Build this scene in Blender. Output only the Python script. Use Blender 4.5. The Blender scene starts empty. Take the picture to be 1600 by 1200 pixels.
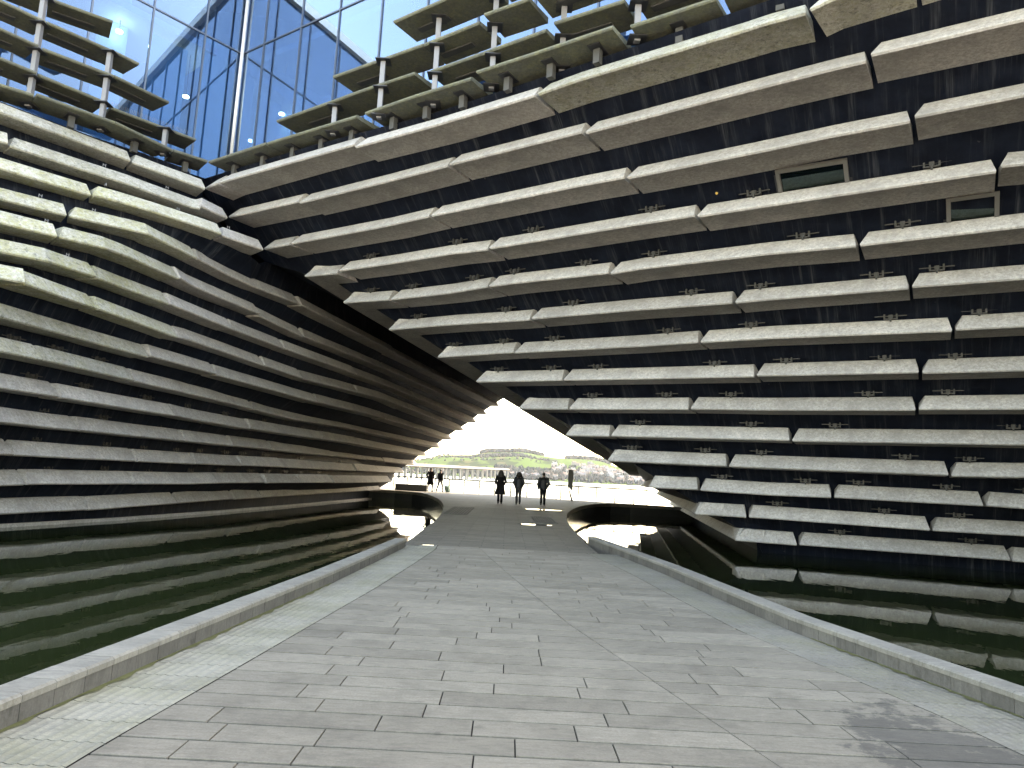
import bpy, bmesh, math, random
from mathutils import Vector, Matrix
random.seed(7)
R = math.radians
sc = bpy.context.scene
col = sc.collection

# ------------------------------------------------------------------ camera
cam_d = bpy.data.cameras.new('camera')
cam = bpy.data.objects.new('camera', cam_d); col.objects.link(cam)
cam_d.sensor_width = 36.0; cam_d.lens = 24.975
cam_d.clip_start = 0.05; cam_d.clip_end = 12000
CR, CU, CF = Vector((0.998629, -0.006748, 0.051909)), Vector((-0.052345, -0.128731, 0.990297)), Vector((0.0, 0.991657, 0.128908))
m = Matrix.Identity(4)
for i in range(3):
    m[i][0] = CR[i]; m[i][1] = CU[i]; m[i][2] = -CF[i]
m.translation = Vector((0, 0, 1.5))
cam.matrix_world = m
sc.camera = cam

# ------------------------------------------------------------------ sky and sun
SUN_EL, SUN_AZ = R(40), R(42)          # sun stands beyond the building, over the river
world = bpy.data.worlds.new('World'); sc.world = world; world.use_nodes = True
wn = world.node_tree.nodes; wl = world.node_tree.links; wn.clear()
wo = wn.new('ShaderNodeOutputWorld'); bg = wn.new('ShaderNodeBackground'); sky = wn.new('ShaderNodeTexSky')
sky.sky_type = 'NISHITA'; sky.sun_disc = False; sky.sun_elevation = SUN_EL; sky.sun_rotation = SUN_AZ
sky.air_density = 1.0; sky.dust_density = 1.2; sky.ozone_density = 1.0
bg.inputs['Strength'].default_value = 0.15
wl.new(sky.outputs[0], bg.inputs['Color']); wl.new(bg.outputs[0], wo.inputs['Surface'])
sun_d = bpy.data.lights.new('sun', 'SUN'); sun_d.energy = 2.0; sun_d.angle = R(0.6); sun_d.color = (1.0, 0.98, 0.95)
sun = bpy.data.objects.new('sun', sun_d); col.objects.link(sun)
sdir = Vector((math.sin(SUN_AZ)*math.cos(SUN_EL), math.cos(SUN_AZ)*math.cos(SUN_EL), math.sin(SUN_EL)))
sun.rotation_euler = sdir.to_track_quat('Z', 'Y').to_euler()
sun.location = (0, 60, 80)
vs = sc.view_settings
vs.view_transform = 'Standard'; vs.look = 'None'; vs.gamma = 1.0; vs.use_curve_mapping = False
vs.exposure = 3.5
vs.use_white_balance = True; vs.white_balance_temperature = 9300; vs.white_balance_tint = 12.0
try:
    sc.cycles.max_bounces = 10; sc.cycles.transparent_max_bounces = 12; sc.cycles.volume_bounces = 0; sc.cycles.caustics_reflective = False; sc.cycles.caustics_refractive = False
except Exception: pass

# ------------------------------------------------------------------ helpers
class MB:
    """collects faces and links them as ONE mesh object"""
    def __init__(s): s.v = []; s.f = []; s.mi = []
    def add(s, vs_, fs_, mi=0):
        o = len(s.v); s.v += [tuple(p) for p in vs_]
        for f in fs_: s.f.append([o+i for i in f]); s.mi.append(mi)
    def quad(s, a, b, c, d, mi=0): s.add([a, b, c, d], [(0, 1, 2, 3)], mi)
    def box(s, x0, y0, z0, x1, y1, z1, mi=0):
        s.hexa([(x0, y0), (x1, y0), (x1, y1), (x0, y1)], z0, z1, mi)
    def hexa(s, base, z0, z1, mi=0):
        n = len(base)
        v = [(x, y, z0) for x, y in base] + [(x, y, z1) for x, y in base]
        f = [tuple(range(n))[::-1], tuple(range(n, 2*n))] + [(i, (i+1) % n, n+(i+1) % n, n+i) for i in range(n)]
        s.add(v, f, mi)
    def obox(s, c, ax, ay, az, mi=0):
        """box from centre and three half-axis vectors"""
        c, ax, ay, az = map(Vector, (c, ax, ay, az))
        v = [c+sx*ax+sy*ay+sz*az for sz in (-1, 1) for sx, sy in ((-1, -1), (1, -1), (1, 1), (-1, 1))]
        s.add(v, [(3, 2, 1, 0), (4, 5, 6, 7), (0, 1, 5, 4), (1, 2, 6, 5), (2, 3, 7, 6), (3, 0, 4, 7)], mi)
    def tube(s, pts, rad, seg=8, mi=0, caps=True):
        pts = [Vector(p) for p in pts]
        if not isinstance(rad, (list, tuple)): rad = [rad]*len(pts)
        rings = []; D = pts[-1]-pts[0]; ref = Vector((0, 1, 0)) if abs(D.z) > .7*D.length else Vector((0, 0, 1))
        for i, p in enumerate(pts):
            d = (pts[min(i+1, len(pts)-1)]-pts[max(i-1, 0)]).normalized()
            u = d.cross(ref)
            if u.length < .02: u = d.cross(Vector((1, 0, 0)))
            u.normalize(); w = u.cross(d)
            r = rad[i]; ru, rw = r if isinstance(r, tuple) else (r, r)
            rings.append([p+u*ru*math.cos(2*math.pi*k/seg)+w*rw*math.sin(2*math.pi*k/seg) for k in range(seg)])
        v = [q for rg in rings for q in rg]; f = []
        for i in range(len(pts)-1):
            for k in range(seg):
                a = i*seg+k; b = i*seg+(k+1) % seg
                f.append((a, b, b+seg, a+seg))
        if caps: f += [tuple(range(seg))[::-1], tuple(range((len(pts)-1)*seg, len(pts)*seg))]
        s.add(v, f, mi)
    def ball(s, c, rx, ry, rz, seg=10, rings=6, mi=0, jit=0):
        c = Vector(c); v = [c+Vector((0, 0, -rz))]; f = []
        for i in range(1, rings):
            t = math.pi*i/rings-math.pi/2
            for k in range(seg):
                a = 2*math.pi*k/seg; q = 1+random.uniform(-jit, jit)
                v.append(c+Vector((rx*math.cos(t)*math.cos(a)*q, ry*math.cos(t)*math.sin(a)*q, rz*math.sin(t)*q)))
        v.append(c+Vector((0, 0, rz))); L = len(v)-1
        for k in range(seg):
            f.append((0, 1+(k+1) % seg, 1+k)); f.append((L, L-seg+k, L-seg+(k+1) % seg))
        for i in range(rings-2):
            for k in range(seg):
                a = 1+i*seg+k; b = 1+i*seg+(k+1) % seg
                f.append((a, b, b+seg, a+seg))
        s.add(v, f, mi)
    def build(s, name, mats, parent=None, smooth=False, origin=None):
        me = bpy.data.meshes.new(name)
        v = s.v
        if origin is not None:
            ox = Vector(origin); v = [tuple(Vector(p)-ox) for p in v]
        me.from_pydata(v, [], s.f)
        if not isinstance(mats, (list, tuple)): mats = [mats]
        for mt in mats: me.materials.append(mt)
        if len(mats) > 1: me.polygons.foreach_set('material_index', s.mi)
        if smooth: me.polygons.foreach_set('use_smooth', [True]*len(me.polygons))
        me.update()
        o = bpy.data.objects.new(name, me); col.objects.link(o)
        if origin is not None: o.location = origin
        if parent is not None:
            o.parent = parent
        return o

def tag(o, label=None, cat=None, group=None, kind=None):
    if label: o['label'] = label
    if cat: o['category'] = cat
    if group: o['group'] = group
    if kind: o['kind'] = kind
    return o
def empty(name, loc=(0, 0, 0), rz=0):
    o = bpy.data.objects.new(name, None); col.objects.link(o); o.empty_display_size = .3
    o.location = loc; o.rotation_euler = (0, 0, rz); return o

# ------------------------------------------------------------------ materials
def new_mat(name):
    mt = bpy.data.materials.new(name); mt.use_nodes = True
    nt = mt.node_tree; b = nt.nodes['Principled BSDF']
    return mt, nt, b
def N(nt, t, **kw):
    n = nt.nodes.new(t)
    for k, v in kw.items():
        if k in n.inputs: n.inputs[k].default_value = v
        else: setattr(n, k, v)
    return n
def mapped(nt, scale=(1, 1, 1)):
    tc = N(nt, 'ShaderNodeTexCoord'); mp = N(nt, 'ShaderNodeMapping'); mp.inputs['Scale'].default_value = scale
    nt.links.new(tc.outputs['Object'], mp.inputs['Vector']); return mp.outputs[0]
def noise(nt, vec, scale, detail=4, rough=.6):
    n = N(nt, 'ShaderNodeTexNoise'); n.inputs['Scale'].default_value = scale; n.inputs['Detail'].default_value = detail; n.inputs['Roughness'].default_value = rough
    nt.links.new(vec, n.inputs['Vector']); return n.outputs['Fac']
def ramp(nt, fac, stops):
    r = N(nt, 'ShaderNodeValToRGB'); e = r.color_ramp.elements
    while len(e) < len(stops): e.new(.5)
    for i, (p, c) in enumerate(stops):
        e[i].position = p; e[i].color = (c, c, c, 1) if not isinstance(c, tuple) else (*c, 1)
    nt.links.new(fac, r.inputs['Fac']); return r.outputs['Color']
def mix(nt, a, b, fac, mode='MIX'):
    n = N(nt, 'ShaderNodeMix'); n.data_type = 'RGBA'; n.blend_type = mode
    for s, v in ((6, a), (7, b)):
        if hasattr(v, 'is_output'): nt.links.new(v, n.inputs[s])
        else: n.inputs[s].default_value = (*v, 1)
    if hasattr(fac, 'is_output'): nt.links.new(fac, n.inputs[0])
    else: n.inputs[0].default_value = fac
    return n.outputs[2]
def math_(nt, op, a, b=None, clamp=False):
    n = N(nt, 'ShaderNodeMath'); n.operation = op; n.use_clamp = clamp
    for i, v in enumerate((a, b)):
        if v is None: continue
        if hasattr(v, 'is_output'): nt.links.new(v, n.inputs[i])
        else: n.inputs[i].default_value = v
    return n.outputs[0]
def bump(nt, b, h, strength=.3, dist=.01):
    n = N(nt, 'ShaderNodeBump'); n.inputs['Strength'].default_value = strength; n.inputs['Distance'].default_value = dist
    nt.links.new(h, n.inputs['Height']); nt.links.new(n.outputs[0], b.inputs['Normal'])
def rand(nt, lo, hi):
    oi = N(nt, 'ShaderNodeObjectInfo'); mr = N(nt, 'ShaderNodeMapRange')
    mr.inputs['To Min'].default_value = lo; mr.inputs['To Max'].default_value = hi
    nt.links.new(oi.outputs['Random'], mr.inputs['Value']); return mr.outputs[0]
def scale_col(nt, c, f):
    h = N(nt, 'ShaderNodeVectorMath'); h.operation = 'SCALE'
    nt.links.new(c, h.inputs[0]); nt.links.new(f, h.inputs['Scale']); return h.outputs[0]

def simple(name, c, rough=.7, metal=0.0, var=.0, nscale=6):
    mt, nt, b = new_mat(name)
    v = mapped(nt)
    cc = mix(nt, tuple(x*(1-var) for x in c), tuple(min(1, x*(1+var)) for x in c), noise(nt, v, nscale)) if var else None
    if cc is not None: nt.links.new(cc, b.inputs['Base Color'])
    else: b.inputs['Base Color'].default_value = (*c, 1)
    b.inputs['Roughness'].default_value = rough; b.inputs['Metallic'].default_value = metal
    if rough >= .85: b.inputs['Specular IOR Level'].default_value = .06
    return mt

def concrete(name, base, moss=0.0, rough=.85, rlo=.88, rhi=1.1):
    """exposed-aggregate precast: speckle, soft blotches, weather streaks; moss spots where the stone faces the open yard"""
    mt, nt, b = new_mat(name)
    v = mapped(nt)
    sp = noise(nt, v, 13, 5, .85)
    bl = noise(nt, v, 1.3, 6, .7)
    vs_ = mapped(nt, (2.2, 2.2, .35))
    stt = noise(nt, vs_, 1.6, 4, .7)
    c = mix(nt, tuple(x*.60 for x in base), tuple(x*1.36 for x in base), ramp(nt, sp, [(.34, 0.), (.66, 1.)]))
    c = mix(nt, c, tuple(x*.66 for x in base), ramp(nt, bl, [(.46, 0.), (.68, .8)]))
    c = mix(nt, c, tuple(x*.58 for x in base), ramp(nt, stt, [(.52, 0.), (.74, .6)]))
    if moss:
        mn = noise(nt, v, 2.4, 6, .75); mf = noise(nt, v, 10, 5, .8)
        geo = N(nt, 'ShaderNodeTexCoord'); sx = N(nt, 'ShaderNodeSeparateXYZ'); nt.links.new(geo.outputs['Object'], sx.inputs[0])
        far = N(nt, 'ShaderNodeMapRange'); far.inputs['From Min'].default_value = 19.8; far.inputs['From Max'].default_value = 23.4
        far.inputs['To Min'].default_value = 1.0; far.inputs['To Max'].default_value = 0.0
        nt.links.new(sx.outputs[1], far.inputs['Value'])
        k = math_(nt, 'MULTIPLY', ramp(nt, mn, [(.40, .15), (.58, 1.)]), ramp(nt, mf, [(.36, .15), (.60, 1.)]))
        k = math_(nt, 'MULTIPLY', k, far.outputs[0]); k = math_(nt, 'MULTIPLY', k, moss, True)
        c = mix(nt, c, mix(nt, (.15, .16, .035), (.40, .36, .15), mf), k)
        dk = math_(nt, 'MULTIPLY', ramp(nt, noise(nt, v, 8, 5, .85), [(.52, 0.), (.66, .85)]), far.outputs[0])
        c = mix(nt, c, (.09, .09, .07), dk)
    c = scale_col(nt, c, rand(nt, rlo, rhi))
    nt.links.new(c, b.inputs['Base Color']); b.inputs['Roughness'].default_value = rough
    bump(nt, b, sp, .4, .02)
    return mt

M = {}
M['concrete'] = concrete('precast concrete', (.405, .374, .342))
M['concrete_moss'] = concrete('mossy precast concrete', (.44, .42, .36), moss=.8)
M['concrete_tinge'] = concrete('weathered precast concrete', (.415, .395, .35), moss=.4)
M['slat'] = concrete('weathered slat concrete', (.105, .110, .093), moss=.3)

def wall_mat(name, dx_, dy_, g=1.0):
    """dark concrete; drips run down the slope, so the streak noise is fine only along the wall"""
    mt, nt, b = new_mat(name)
    v = mapped(nt)
    dt = N(nt, 'ShaderNodeVectorMath'); dt.operation = 'DOT_PRODUCT'; nt.links.new(v, dt.inputs[0]); dt.inputs[1].default_value = (dx_, dy_, 0)
    sx = N(nt, 'ShaderNodeSeparateXYZ'); nt.links.new(v, sx.inputs[0])
    def streak(fine, slow, det):
        cb = N(nt, 'ShaderNodeCombineXYZ'); nt.links.new(math_(nt, 'MULTIPLY', dt.outputs['Value'], fine), cb.inputs[0]); nt.links.new(math_(nt, 'MULTIPLY', sx.outputs[2], slow), cb.inputs[2])
        return noise(nt, cb.outputs[0], 1.0, det, .7)
    s1 = streak(5.0, .55, 4); s2 = noise(nt, v, 1.6, 5, .7); s3 = streak(22, .8, 3)
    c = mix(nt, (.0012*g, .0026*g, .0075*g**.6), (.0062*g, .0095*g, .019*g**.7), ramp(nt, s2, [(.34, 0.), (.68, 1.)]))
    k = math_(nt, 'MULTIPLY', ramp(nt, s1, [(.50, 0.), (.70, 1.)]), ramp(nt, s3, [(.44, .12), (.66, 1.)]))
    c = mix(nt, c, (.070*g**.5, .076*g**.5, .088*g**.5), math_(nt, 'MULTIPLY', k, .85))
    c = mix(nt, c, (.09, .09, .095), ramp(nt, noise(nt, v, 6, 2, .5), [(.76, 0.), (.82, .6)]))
    nt.links.new(c, b.inputs['Base Color']); b.inputs['Roughness'].default_value = .7; b.inputs['Specular IOR Level'].default_value = .12
    bump(nt, b, s2, .25, .02)
    return mt
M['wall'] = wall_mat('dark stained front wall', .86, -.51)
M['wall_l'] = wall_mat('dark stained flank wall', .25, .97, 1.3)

def stone(name, base, lo=.84, hi=1.14, algae=0.0, brick=False, dark_patch=False):
    mt, nt, b = new_mat(name)
    v = mapped(nt)
    sp = noise(nt, v, 60, 3, .8); bl = noise(nt, v, 2.6, 6, .72); wide = noise(nt, v, .45, 4, .6)
    c = mix(nt, tuple(x*.8 for x in base), tuple(x*1.18 for x in base), ramp(nt, sp, [(.3, 0.), (.7, 1.)]))
    c = mix(nt, c, tuple(x*.62 for x in base), ramp(nt, bl, [(.46, 0.), (.70, .75)]))
    c = mix(nt, c, tuple(x*1.35 for x in base), ramp(nt, noise(nt, mapped(nt, (1, 1, 1)), 5.5, 6, .75), [(.54, 0.), (.74, .6)]))
    c = mix(nt, c, tuple(x*1.25 for x in base), ramp(nt, wide, [(.48, 0.), (.66, .6)]))
    c = mix(nt, c, tuple(x*.5 for x in base), ramp(nt, noise(nt, v, 7, 2, .4), [(.70, 0.), (.76, .55)]))   # trodden gum and spots
    fl = noise(nt, mapped(nt, (7, 30, 7)), 1.0, 4, .75)        # flecks of the flamed granite, drawn out along the slabs
    c = mix(nt, c, tuple(x*.60 for x in base), ramp(nt, fl, [(.50, 0.), (.70, .7)]))
    c = mix(nt, c, tuple(x*1.4 for x in base), ramp(nt, fl, [(.28, .55), (.44, 0.)]))
    if brick:
        br = N(nt, 'ShaderNodeTexBrick'); br.inputs['Scale'].default_value = 1.0
        br.inputs['Mortar Size'].default_value = .008; br.inputs['Brick Width'].default_value = .95; br.inputs['Row Height'].default_value = .275
        br.inputs['Color1'].default_value = (.86, .86, .86, 1); br.inputs['Color2'].default_value = (1.12, 1.12, 1.12, 1); br.inputs['Mortar'].default_value = (.45, .45, .45, 1)
        nt.links.new(v, br.inputs['Vector']); c = mix(nt, c, br.outputs['Color'], 1.0, 'MULTIPLY')
    if algae:
        k = math_(nt, 'MULTIPLY', ramp(nt, noise(nt, v, 1.7, 5, .7), [(.42, 0.), (.68, 1.)]), algae)
        c = mix(nt, c, (.18, .17, .08), k)
    if dark_patch:
        # a dark patch on the right of the paving, with a ragged outline of its own
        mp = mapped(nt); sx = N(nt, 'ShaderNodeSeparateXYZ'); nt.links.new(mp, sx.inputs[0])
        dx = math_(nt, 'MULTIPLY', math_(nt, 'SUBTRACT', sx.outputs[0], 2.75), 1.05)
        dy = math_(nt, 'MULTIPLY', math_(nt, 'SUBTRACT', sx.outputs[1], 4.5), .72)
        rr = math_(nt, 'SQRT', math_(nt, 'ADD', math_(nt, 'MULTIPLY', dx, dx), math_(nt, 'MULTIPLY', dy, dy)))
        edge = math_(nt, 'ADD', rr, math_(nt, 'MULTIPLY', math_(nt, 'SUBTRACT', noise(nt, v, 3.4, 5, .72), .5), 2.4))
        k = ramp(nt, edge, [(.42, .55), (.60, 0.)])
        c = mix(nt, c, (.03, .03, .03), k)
    c = scale_col(nt, c, rand(nt, lo, hi))
    nt.links.new(c, b.inputs['Base Color'])
    b.inputs['Roughness'].default_value = .75; b.inputs['Specular IOR Level'].default_value = .22
    bump(nt, b, sp, .3, .004)
    return mt
M['slab'] = stone('granite paving slab', (.180, .158, .123), .87, 1.13, dark_patch=True)
M['paving'] = stone('granite paving', (.125, .111, .088), 1, 1, brick=True)
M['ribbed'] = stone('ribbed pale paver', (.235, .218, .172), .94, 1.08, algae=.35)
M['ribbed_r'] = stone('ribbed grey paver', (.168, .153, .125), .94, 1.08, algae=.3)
M['kerb'] = stone('kerb granite', (.110, .101, .087), .82, 1.12)
M['coping'] = stone('coping granite', (.195, .180, .150), .92, 1.08)
M['joint'] = simple('dark joint bedding', (.030, .028, .026), .95, 0, .25, 20)
M['algae'] = stone('yellow green algae film', (.115, .112, .045), 1, 1)
M['plaza'] = stone('sunlit plaza paving', (.45, .43, .40), 1, 1, brick=True)
M['pale_ground'] = stone('promenade paving', (.075, .074, .071), 1, 1, brick=True)
M['poolwall'] = simple('wet pool wall concrete', (.022, .0235, .025), .25, 0, .4, 3)

def water_mat(name, base, wscale, strength, rough=.0):
    mt, nt, b = new_mat(name)
    b.inputs['Base Color'].default_value = (*base, 1); b.inputs['Roughness'].default_value = rough; b.inputs['IOR'].default_value = 1.33
    v = mapped(nt, (1, .55, 1))
    h = math_(nt, 'ADD', noise(nt, v, wscale, 2, .5), math_(nt, 'MULTIPLY', noise(nt, v, wscale*4.3, 2, .5), .22))
    bump(nt, b, h, strength, .02)
    return mt
M['pool'] = water_mat('pool water', (.0135, .0190, .0065), 1.1, .16)
M['river'] = water_mat('river water', (.05, .06, .065), .25, 1.0, .15)
M['metal'] = simple('galvanised steel', (.42, .43, .45), .42, .85, .15, 9)
M['post'] = simple('painted steel post', (.20, .20, .21), .5, .1, .08, 7)
M['darkmetal'] = simple('dark bracket steel', (.06, .06, .065), .5, .6)
M['bracket'] = simple('bracket steel', (.034, .032, .030), .6, .2)
M['mullion'] = simple('grey mullion aluminium', (.10, .12, .15), .4, .6)
M['mast'] = simple('pale corner mullion', (.62, .61, .60), .35, .3)
M['roof'] = simple('pale roof fascia', (.62, .66, .68), .6)
M['inner'] = simple('interior plaster', (.30, .36, .42), .9, 0, .12, 2)
M['teal'] = simple('interior pale green panel', (.45, .66, .64), .8)
M['stub'] = simple('stub support concrete', (.06, .06, .058), .8)
M['frame'] = simple('grey window frame', (.10, .096, .092), .7)
def glass_mat(name, tint, gtint, ior):
    mt = bpy.data.materials.new(name); mt.use_nodes = True; nt = mt.node_tree; nt.nodes.clear()
    out = N(nt, 'ShaderNodeOutputMaterial'); mx = N(nt, 'ShaderNodeMixShader'); tr = N(nt, 'ShaderNodeBsdfTransparent'); gl = N(nt, 'ShaderNodeBsdfGlossy'); fr = N(nt, 'ShaderNodeLayerWeight')
    tr.inputs[0].default_value = (*tint, 1); gl.inputs[0].default_value = (*gtint, 1); gl.inputs['Roughness'].default_value = .004; fr.inputs['Blend'].default_value = ior
    nt.links.new(fr.outputs['Facing'], mx.inputs[0]); nt.links.new(tr.outputs[0], mx.inputs[1]); nt.links.new(gl.outputs[0], mx.inputs[2]); nt.links.new(mx.outputs[0], out.inputs[0])
    return mt
M['glass'] = glass_mat('blue tinted glazing', (.42, .62, .82), (.45, .56, .66), .60)
M['pane'] = glass_mat('dark window pane', (.05, .1, .1), (.55, .75, .75), .35)
def emit(name, c, s):
    mt = bpy.data.materials.new(name); mt.use_nodes = True; nt = mt.node_tree; nt.nodes.clear()
    out = N(nt, 'ShaderNodeOutputMaterial'); e = N(nt, 'ShaderNodeEmission'); e.inputs[0].default_value = (*c, 1); e.inputs[1].default_value = s
    nt.links.new(e.outputs[0], out.inputs[0]); return mt
M['lamp'] = emit('downlight', (1, .93, .8), 6.0)
# nose lines of the concrete planks, in metres: course -> planks -> points
FRONT = {
1:[[(-10.50,22.62,10.41),(-9.94,22.22,10.46)],[(-9.87,22.17,10.46),(-4.79,18.98,10.49)],[(-4.76,19.02,10.43),(-2.58,17.63,10.42),(0.19,15.78,10.43)],[(0.25,15.74,10.44),(1.09,15.13,10.47),(4.13,13.03,10.43),(4.58,12.70,10.43),(5.15,12.32,10.40)],[(5.20,12.25,10.42),(5.47,12.01,10.46),(6.53,11.25,10.46)],[(6.60,11.20,10.46),(10.19,8.64,10.46)],[(10.26,8.59,10.46),(13.85,6.02,10.46)]],
2:[[(-9.87,23.16,9.67),(-6.99,21.35,9.65)],[(-6.94,21.37,9.61),(-3.96,19.45,9.63),(-2.03,18.18,9.65)],[(-1.97,18.12,9.66),(1.34,15.94,9.66)],[(1.42,15.92,9.64),(4.89,13.54,9.65),(5.89,12.85,9.64),(6.38,12.52,9.63)],[(6.42,12.41,9.68),(8.36,11.11,9.62),(9.43,10.37,9.62)],[(9.50,10.32,9.62),(13.13,7.81,9.62)],[(13.20,7.76,9.62),(16.83,5.25,9.62)]],
3:[[(-8.77,23.70,8.79),(-7.66,22.98,8.78)],[(-7.59,22.93,8.78),(-4.11,20.71,8.76),(-2.64,19.73,8.79)],[(-2.58,19.68,8.79),(1.35,17.10,8.81),(2.44,16.41,8.80)],[(2.52,16.39,8.78),(5.27,14.57,8.78),(6.33,13.85,8.79),(7.51,13.08,8.77)],[(7.55,12.98,8.81),(8.99,12.03,8.80),(10.07,11.30,8.80)],[(10.14,11.25,8.80),(13.80,8.79,8.80)],[(13.87,8.74,8.80),(17.53,6.27,8.80)]],
4:[[(-7.37,23.99,7.97),(-6.06,23.20,7.92)],[(-5.96,23.06,7.98),(-4.27,21.98,7.96),(-2.11,20.58,7.97),(-0.92,19.86,7.94)],[(-0.85,19.79,7.95),(-0.20,19.38,7.95),(3.02,17.27,7.97),(4.20,16.52,7.97)],[(4.27,16.50,7.95),(5.66,15.61,7.95),(9.31,13.28,7.93)],[(9.33,13.17,7.99),(9.64,12.98,7.97),(10.73,12.27,7.97)],[(10.80,12.23,7.97),(14.51,9.82,7.97)],[(14.58,9.77,7.97),(18.28,7.37,7.97)]],
5:[[(-6.02,24.27,7.18),(-4.26,23.22,7.12)],[(-4.19,23.17,7.12),(-2.17,21.89,7.11),(-0.91,21.03,7.15)],[(-0.84,20.98,7.15),(-0.16,20.54,7.16),(2.47,18.90,7.14)],[(2.54,18.88,7.12),(3.25,18.39,7.15),(6.04,16.64,7.15),(7.69,15.66,7.11)],[(7.76,15.61,7.12),(10.34,13.99,7.12),(11.44,13.30,7.12)],[(11.51,13.26,7.12),(15.25,10.91,7.12)],[(15.33,10.87,7.12),(19.07,8.52,7.12)]],
6:[[(-4.41,24.43,6.34),(-2.21,23.04,6.34),(-0.10,21.79,6.30),(0.43,21.46,6.30)],[(0.51,21.39,6.31),(3.49,19.54,6.32),(5.67,18.22,6.30)],[(5.74,18.17,6.30),(6.44,17.73,6.31),(9.12,16.09,6.31)],[(9.17,16.02,6.33),(10.99,14.93,6.32),(12.09,14.25,6.32)],[(12.16,14.21,6.32),(15.92,11.88,6.32)],[(15.99,11.84,6.32),(19.75,9.52,6.32)]],
7:[[(-2.64,24.49,5.47),(-0.02,22.88,5.50)],[(0.05,22.85,5.48),(3.72,20.64,5.49),(5.18,19.73,5.51)],[(5.25,19.70,5.51),(6.81,18.74,5.52),(10.45,16.63,5.48)],[(10.51,16.57,5.50),(11.65,15.90,5.50),(12.77,15.24,5.50)],[(12.84,15.19,5.50),(16.64,12.94,5.50)],[(16.71,12.90,5.50),(20.51,10.64,5.50)]],
8:[[(-1.25,24.62,4.69),(1.62,22.99,4.68)],[(1.68,22.96,4.68),(3.94,21.68,4.67),(6.87,19.99,4.66)],[(6.93,19.94,4.68),(7.93,19.37,4.67),(10.40,17.96,4.67)],[(10.48,17.93,4.65),(12.32,16.87,4.66),(13.45,16.23,4.66)],[(13.52,16.18,4.66),(17.36,14.00,4.66)],[(17.43,13.96,4.66),(21.27,11.77,4.66)]],
9:[[(0.29,24.70,3.84),(1.91,23.86,3.83)],[(1.98,23.82,3.83),(5.50,21.92,3.83)],[(5.57,21.87,3.84),(7.58,20.82,3.81),(10.88,18.98,3.81)],[(10.94,18.91,3.83),(12.94,17.78,3.84),(14.08,17.15,3.84)],[(14.15,17.11,3.84),(18.01,14.96,3.84)],[(18.09,14.92,3.84),(21.95,12.78,3.84)]],
10:[[(1.96,24.67,2.99),(3.36,24.00,3.00)],[(3.43,23.95,3.01),(8.45,21.44,3.00)],[(8.53,21.42,2.98),(10.96,20.11,3.00),(13.57,18.69,3.01),(14.71,18.08,3.01)],[(14.79,18.04,3.01),(18.68,15.95,3.01)],[(18.75,15.91,3.01),(22.64,13.82,3.01)]],
11:[[(3.45,24.67,2.19),(7.07,23.10,2.18)],[(7.15,23.07,2.17),(8.23,22.57,2.17),(12.61,20.41,2.17)],[(12.69,20.40,2.15),(14.17,19.58,2.19),(15.34,19.00,2.19)],[(15.41,18.96,2.19),(19.36,16.98,2.19)],[(19.43,16.94,2.19),(23.38,14.96,2.19)]],
12:[[(4.90,24.72,1.36),(6.43,24.16,1.37)],[(6.52,24.14,1.35),(8.52,23.37,1.32),(10.24,22.61,1.35)],[(10.32,22.57,1.36),(13.91,20.91,1.35)],[(13.98,20.86,1.36),(14.79,20.49,1.34),(15.97,19.94,1.34)],[(16.05,19.90,1.34),(20.05,18.03,1.34)],[(20.12,17.99,1.34),(24.12,16.12,1.34)]],
13:[[(6.52,24.75,0.53),(8.12,24.27,0.53)],[(8.20,24.24,0.54),(8.77,24.05,0.54),(13.21,22.40,0.50)],[(13.29,22.37,0.50),(15.40,21.37,0.53),(16.61,20.89,0.53)],[(16.69,20.86,0.53),(20.78,19.20,0.53)],[(20.86,19.17,0.53),(24.95,17.52,0.53)]],
14:[[(7.97,24.91,-0.30),(9.91,24.48,-0.32)],[(9.99,24.44,-0.30),(15.72,22.44,-0.29)],[(15.79,22.44,-0.31),(15.83,22.43,-0.31),(17.06,22.01,-0.31)],[(17.14,21.98,-0.31),(21.32,20.55,-0.31)],[(21.40,20.52,-0.31),(25.58,19.09,-0.31)]]}
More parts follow.
